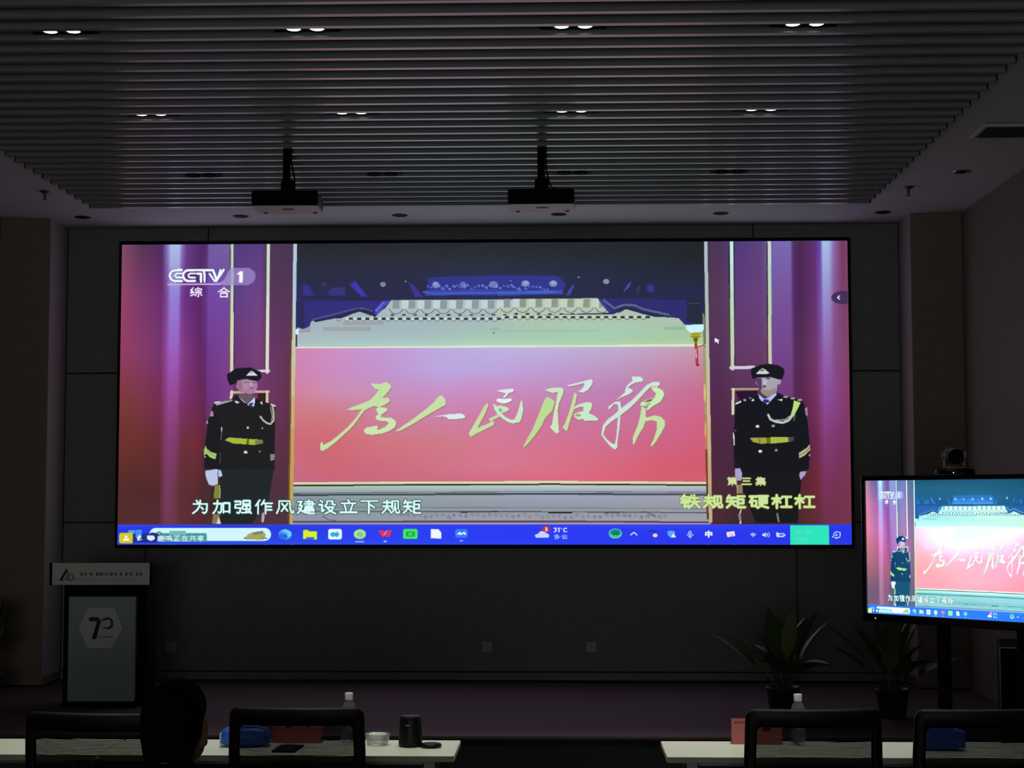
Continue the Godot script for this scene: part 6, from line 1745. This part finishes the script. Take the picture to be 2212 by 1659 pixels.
func table_things():
	# water bottles
	for p in [[-0.886, -6.80, "water bottle with a white cap behind the second chair from left"], [0.957, -6.80, "water bottle with a white cap behind the chair right of the aisle"]]:
		var t := thing("water_bottle", p[2], "bottle", Vector3(p[0], TOP, p[1]), 0, "water bottles")
		var s := begin()
		lathe(s, [Vector2(0, 0.004), Vector2(0.022, 0.0), Vector2(0.030, 0.003), Vector2(0.0325, 0.012), Vector2(0.0325, 0.05), Vector2(0.031, 0.055), Vector2(0.0325, 0.06), Vector2(0.0325, 0.09), Vector2(0.031, 0.095), Vector2(0.0325, 0.10), Vector2(0.0325, 0.118), Vector2(0.030, 0.135), Vector2(0.024, 0.155), Vector2(0.0155, 0.170), Vector2(0.0145, 0.178)], 28)
		put("shell", s, M.clear, t)
		s = begin()
		lathe(s, [Vector2(0, 0.005), Vector2(0.029, 0.005), Vector2(0.0312, 0.012), Vector2(0.0312, 0.118), Vector2(0.029, 0.132), Vector2(0.0, 0.132)], 28)
		put("water", s, M.water, t)
		s = begin()
		lathe(s, [Vector2(0, 0.174), Vector2(0.0150, 0.174), Vector2(0.0168, 0.176), Vector2(0.0162, 0.186), Vector2(0.0172, 0.199), Vector2(0.0158, 0.202), Vector2(0, 0.202)], 24)
		put("cap", s, M.cap_white, t)
	# pink tent cards
	for p in [[-1.098, -6.80, 1, "pink paper tent card seen through the second chair from left"], [0.789, -6.815, -1, "pink paper tent card with a dark character beside the aisle end of the right table"]]:
		var t := thing("tent_card", p[3], "card", Vector3(p[0], TOP, p[1]), 0, "pink tent cards")
		var s := begin()
		for sg in [-1.0, 1.0]: box(s, Vector3(0, 0.0515, 0), Vector3(0.205, 0.103, 0.0012), 0.0, Transform3D(Basis(Vector3.RIGHT, sg * -0.27), Vector3(0, 0.001, sg * 0.0283)))
		put("paper", s, M.pink, t)
		s = begin()
		box(s, Vector3(0, 0.001, 0), Vector3(0.208, 0.002, 0.06))
		put("base", s, M.pink, t)
		s = begin()
		var fr := Transform3D(Basis(Vector3.RIGHT, -0.27), Vector3(0, 0.001, 0.0290))
		if p[2] < 0:
			prism(s, outline("-30,60 -24,58 -22,46 -14,46 -12,60 -2,64 -2,54 -12,44 -10,30 -20,30 -26,44 -34,52", 0.001), -0.0002, 0.0004, fr * Transform3D(Basis.IDENTITY, Vector3(0, 0.1, 0)))
			box(s, Vector3(-0.084, 0.087, 0), Vector3(0.008, 0.008, 0.001), 0.0, fr)
			box(s, Vector3(-0.056, 0.087, 0), Vector3(0.040, 0.003, 0.001), 0.0, fr)
			box(s, Vector3(0.040, 0.064, 0), Vector3(0.036, 0.022, 0.001), 0.0, fr)
		else:
			box(s, Vector3(0.042, 0.068, 0), Vector3(0.010, 0.026, 0.001), 0.0, fr)
			box(s, Vector3(-0.036, 0.070, 0), Vector3(0.022, 0.020, 0.001), 0.0, fr)
		put("print", s, M.maroon, t)
	# blue packs
	var b := thing("tissue_pack", "bright blue tissue pack with a white end, left of the second chair", "tissue pack", Vector3(-1.292, TOP, -6.69), 4)
	pack(b, Vector3(0.185, 0.078, 0.10), M.blue, true)
	b = thing("tissue_pack", "dark blue tissue pack with a stepped corner, behind the chair at the right end", "tissue pack", Vector3(1.502, TOP, -6.665), -2)
	pack(b, Vector3(0.168, 0.104, 0.10), M.blue, false)
	# glass bowl
	var t := thing("glass_bowl", "small thick glass bowl with notched rim beside the black canister", "bowl", Vector3(-0.760, TOP, -6.735))
	var s := begin()
	lathe(s, [Vector2(0, 0.0), Vector2(0.036, 0.0), Vector2(0.042, 0.004), Vector2(0.052, 0.040), Vector2(0.050, 0.045), Vector2(0.044, 0.045), Vector2(0.036, 0.016), Vector2(0.03, 0.012), Vector2(0, 0.011)], 32)
	put("bowl", s, M.glass, t)
	t = thing("canister", "matte black tapered canister with a flat top on the left table", "canister", Vector3(-0.622, TOP, -6.70))
	s = begin()
	lathe(s, [Vector2(0, 0), Vector2(0.044, 0), Vector2(0.0475, 0.004), Vector2(0.048, 0.018), Vector2(0.0455, 0.07), Vector2(0.0415, 0.108), Vector2(0.0405, 0.112)], 40)
	put("body", s, M.satin, t)
	s = begin()
	lathe(s, [Vector2(0.0385, 0.112), Vector2(0.0412, 0.1135), Vector2(0.041, 0.119), Vector2(0.039, 0.121), Vector2(0, 0.1215)], 40)
	put("lid", s, M.satin, t)
	s = begin()
	box(s, Vector3(-0.008, 0.088, 0.0433), Vector3(0.018, 0.004, 0.002), 0.0008)
	put("badge", s, M.steel, t)
	t = thing("round_puck", "flat round black puck at the right of the black canister", "puck", Vector3(-0.537, TOP, -6.675))
	s = begin()
	lathe(s, [Vector2(0, 0), Vector2(0.040, 0), Vector2(0.043, 0.003), Vector2(0.0435, 0.011), Vector2(0.041, 0.015), Vector2(0, 0.0158)], 36)
	put("body", s, M.satin, t)
	s = begin()
	lathe(s, [Vector2(0.020, 0.0150), Vector2(0.022, 0.0166), Vector2(0.030, 0.0166), Vector2(0.032, 0.0148)], 30)
	put("top_ring", s, M.black, t)
	t = thing("tablet", "slim black tablet lying on the table behind the second chair", "tablet", Vector3(-1.104, TOP, -6.60), -4)
	s = begin()
	prism(s, rounded(0.092, 0.185, 0.012, 5), 0.0, 0.008, Transform3D(Basis(Vector3.RIGHT, -PI / 2), Vector3(0, 0.0, 0.0)))
	put("body", s, M.matte, t)
	s = begin()
	prism(s, rounded(0.084, 0.170, 0.006, 4), 0.008, 0.0086, Transform3D(Basis(Vector3.RIGHT, -PI / 2), Vector3(0, 0.0, 0.0)))
	put("glass", s, M.satin, t)
	for p in [[-3.27, "nearest the lectern"], [-0.635, "under mid-screen, left one"], [0.23, "under mid-screen, right one"]]:
		t = thing("wall_socket", "pale wall socket plate low on the dark wall, " + p[1], "socket", Vector3(p[0], 0.525, BACK), 0, "wall sockets under the screen")
		s = begin()
		box(s, Vector3(0, 0, 0.004), Vector3(0.086, 0.086, 0.008), 0.003)
		put("plate", s, M.socket, t)
		s = begin()
		for q in [[-0.012, -0.010], [0.012, -0.010], [0.0, 0.014]]: box(s, Vector3(q[0], q[1], 0.008), Vector3(0.003, 0.012, 0.001))
		put("slot", s, M.black, t)

func pack(t: Node3D, size: Vector3, m: Material, white_end: bool):
	var s := begin()
	s.set_smooth_group(1)
	var n := 14
	var rings := []
	for i in n + 1:
		var u := i / float(n)
		var x := lerpf(-size.x / 2, size.x / 2, u)
		var e := pow(absf(2 * u - 1), 5)
		var ring := []
		for j in 20:
			var a := j * TAU / 20
			var cy := signf(sin(a)) * pow(absf(sin(a)), 0.55) * size.y / 2 * (1 - 0.30 * e + 0.02 * sin(i * 2.1 + j))
			var cz := signf(cos(a)) * pow(absf(cos(a)), 0.55) * size.z / 2 * (1 - 0.12 * e)
			if not white_end and u > 0.78 and sin(a) > 0: cy *= 0.68
			ring.append(Vector3(x, maxf(cy + size.y / 2, 0.0), cz))
		rings.append(ring)
	for i in n:
		for j in 20:
			var f := [rings[i][j], rings[i][(j + 1) % 20], rings[i + 1][(j + 1) % 20], rings[i + 1][j]]
			face(s, f, (f[0] + f[1] + f[2] + f[3]) / 4 - Vector3((rings[i][0].x + rings[i + 1][0].x) / 2, size.y / 2, 0))
	for k in [0, n]: face(s, rings[k], Vector3(k - 1, 0, 0))
	put("wrapper", s, m, t)
	for x in [-1.0, 1.0]:
		s = begin()
		box(s, Vector3(x * (size.x / 2 + 0.004), size.y * 0.42, 0), Vector3(0.008, size.y * 0.60, size.z * 0.8), 0.002)
		put("seal", s, M.white if white_end and x < 0 else m, t)
	s = begin()
	box(s, Vector3(0, size.y + 0.001, 0), Vector3(size.x * 0.55, 0.004, size.z * 0.3), 0.001)
	put("flap", s, m, t)

# ---------------------------------------------------------------- the seated person
func V(x: float, y: float, z: float) -> Vector3: return Vector3(x, y, z)

func sitter():
	var t := thing("person", "dark-haired person seated with the back to us, watching the screen", "person", Vector3(-1.021, 0, -4.30), 0)
	var head := V(0, 1.160, -0.01)
	var s := begin()
	# body, face towards -Z
	var limbs := []
	var jacket := []
	var pants := []
	for x in [-1.0, 1.0]:
		limbs += [[V(x * 0.02, 0.60, 0.03), V(x * 0.03, 0.90, 0.05), 0.10, 0.105], [V(x * 0.05, 0.95, 0.045), V(x * 0.165, 0.965, 0.035), 0.062, 0.055]]
		jacket += [[V(x * 0.06, 0.55, 0.02), V(x * 0.075, 0.78, 0.035), 0.118, 0.112], [V(x * 0.075, 0.78, 0.035), V(x * 0.085, 0.90, 0.045), 0.112, 0.100], [V(x * 0.04, 0.985, 0.045), V(x * 0.170, 0.952, 0.035), 0.060, 0.062],
			[V(x * 0.185, 0.945, 0.035), V(x * 0.235, 0.70, -0.01), 0.062, 0.052], [V(x * 0.235, 0.70, -0.01), V(x * 0.13, 0.635, -0.23), 0.052, 0.040]]
		limbs += [[V(x * 0.185, 0.945, 0.035), V(x * 0.235, 0.70, -0.01), 0.048, 0.040], [V(x * 0.235, 0.70, -0.01), V(x * 0.12, 0.632, -0.25), 0.040, 0.030]]
		limbs += [[V(x * 0.10, 0.555, 0.0), V(x * 0.13, 0.545, -0.40), 0.078, 0.058], [V(x * 0.13, 0.545, -0.40), V(x * 0.13, 0.10, -0.42), 0.056, 0.036]]
		pants += [[V(x * 0.08, 0.575, 0.03), V(x * 0.10, 0.565, -0.05), 0.105, 0.098], [V(x * 0.10, 0.565, -0.05), V(x * 0.13, 0.550, -0.40), 0.092, 0.068], [V(x * 0.13, 0.550, -0.40), V(x * 0.13, 0.10, -0.42), 0.066, 0.052]]
	body(s, limbs + [[V(0, 0.94, 0.05), V(0, 1.09, 0.025), 0.062, 0.056]], 0.016, 0.03)
	# head
	body(s, [[head + V(0, 0.030, 0.035), head + V(0, 0.036, -0.036), 0.073, 0.072], [head + V(0, -0.02, -0.035), head + V(0, -0.078, -0.058), 0.062, 0.036], [head + V(-0.03, -0.055, -0.02), head + V(0.03, -0.055, -0.02), 0.046, 0.046],
		[head + V(0, -0.04, 0.03), head + V(0, -0.15, 0.045), 0.056, 0.058], [head + V(0.0, 0.0, -0.102), head + V(0, -0.034, -0.122), 0.009, 0.014], [head + V(-0.03, 0.018, -0.098), head + V(0.03, 0.018, -0.098), 0.014, 0.014],
		[head + V(-0.018, -0.062, -0.102), head + V(0.018, -0.062, -0.102), 0.007, 0.007], [head + V(-0.075, 0.004, 0.006), head + V(-0.078, -0.046, 0.000), 0.014, 0.011], [head + V(0.075, 0.004, 0.006), head + V(0.078, -0.046, 0.000), 0.014, 0.011],
		[head + V(-0.031, -0.004, -0.098), head + V(-0.031, -0.004, -0.100), 0.011, 0.011], [head + V(0.031, -0.004, -0.098), head + V(0.031, -0.004, -0.100), 0.011, 0.011]], 0.006, 0.014)
	# hands resting in the lap: palm, four fingers, thumb
	for x in [-1.0, 1.0]:
		var w := V(x * 0.12, 0.638, -0.245)
		var bones := [[w, w + V(-x * 0.022, -0.002, -0.05), 0.026, 0.028], [w + V(-x * 0.005, 0.0, -0.04), w + V(-x * 0.045, 0.0, -0.045), 0.022, 0.022]]
		for f in 4:
			var a := w + V(-x * (0.052 - f * 0.019), 0.004, -0.075 - 0.004 * (f % 3))
			var len: float = [0.030, 0.036, 0.033, 0.026][f]
			var m := a + V(-x * 0.004, 0.006, -len)
			var e := m + V(-x * 0.004, -0.012, -len * 0.75)
			bones += [[a + V(0, 0, 0.03), a, 0.0095, 0.009], [a, m, 0.009, 0.008], [m, e, 0.008, 0.0068]]
		bones += [[w + V(-x * 0.042, 0.002, -0.02), w + V(-x * 0.066, 0.006, -0.050), 0.012, 0.010], [w + V(-x * 0.066, 0.006, -0.050), w + V(-x * 0.072, 0.002, -0.078), 0.010, 0.0085]]
		body(s, bones, 0.005, 0.006)
	var skin := put("body", s, M.skin, t)
	s = begin()
	body(s, [[head + V(0, 0.036, 0.034), head + V(0, 0.042, -0.038), 0.077, 0.075], [head + V(-0.018, -0.02, 0.050), head + V(0.018, -0.02, 0.050), 0.057, 0.057], [head + V(-0.03, -0.065, 0.066), head + V(0.03, -0.065, 0.066), 0.034, 0.034],
		[head + V(-0.042, 0.02, 0.02), head + V(-0.044, -0.01, 0.03), 0.037, 0.032], [head + V(0.042, 0.02, 0.02), head + V(0.044, -0.01, 0.03), 0.037, 0.032]], 0.006, 0.02)
	put("hair", s, M.hair, t)
	s = begin()
	body(s, jacket + [[V(-0.03, 0.985, 0.052), V(0.03, 0.985, 0.052), 0.066, 0.066], [V(-0.022, 1.035, 0.046), V(0.022, 1.035, 0.046), 0.054, 0.054]], 0.014, 0.035)
	put("jacket", s, M.jacket, t)
	s = begin()
	body(s, pants, 0.016, 0.03)
	put("trousers", s, M.trousers, t)
	for x in [-1.0, 1.0]:
		s = begin()
		body(s, [[V(x * 0.13, 0.056, -0.40), V(x * 0.135, 0.040, -0.58), 0.044, 0.034], [V(x * 0.13, 0.038, -0.385), V(x * 0.137, 0.030, -0.62), 0.036, 0.028], [V(x * 0.13, 0.11, -0.42), V(x * 0.13, 0.05, -0.42), 0.046, 0.044]], 0.010, 0.02)
		put("shoe", s, M.black, t)
	for x in [-0.031, 0.031]:
		var e := begin()
		lathe(e, [Vector2(0, -0.011), Vector2(0.007, -0.009), Vector2(0.011, 0), Vector2(0.007, 0.009), Vector2(0, 0.011)], 12, Transform3D(Basis.IDENTITY, head + V(x, -0.004, -0.1035)))
		put("eye", e, M.white, skin)
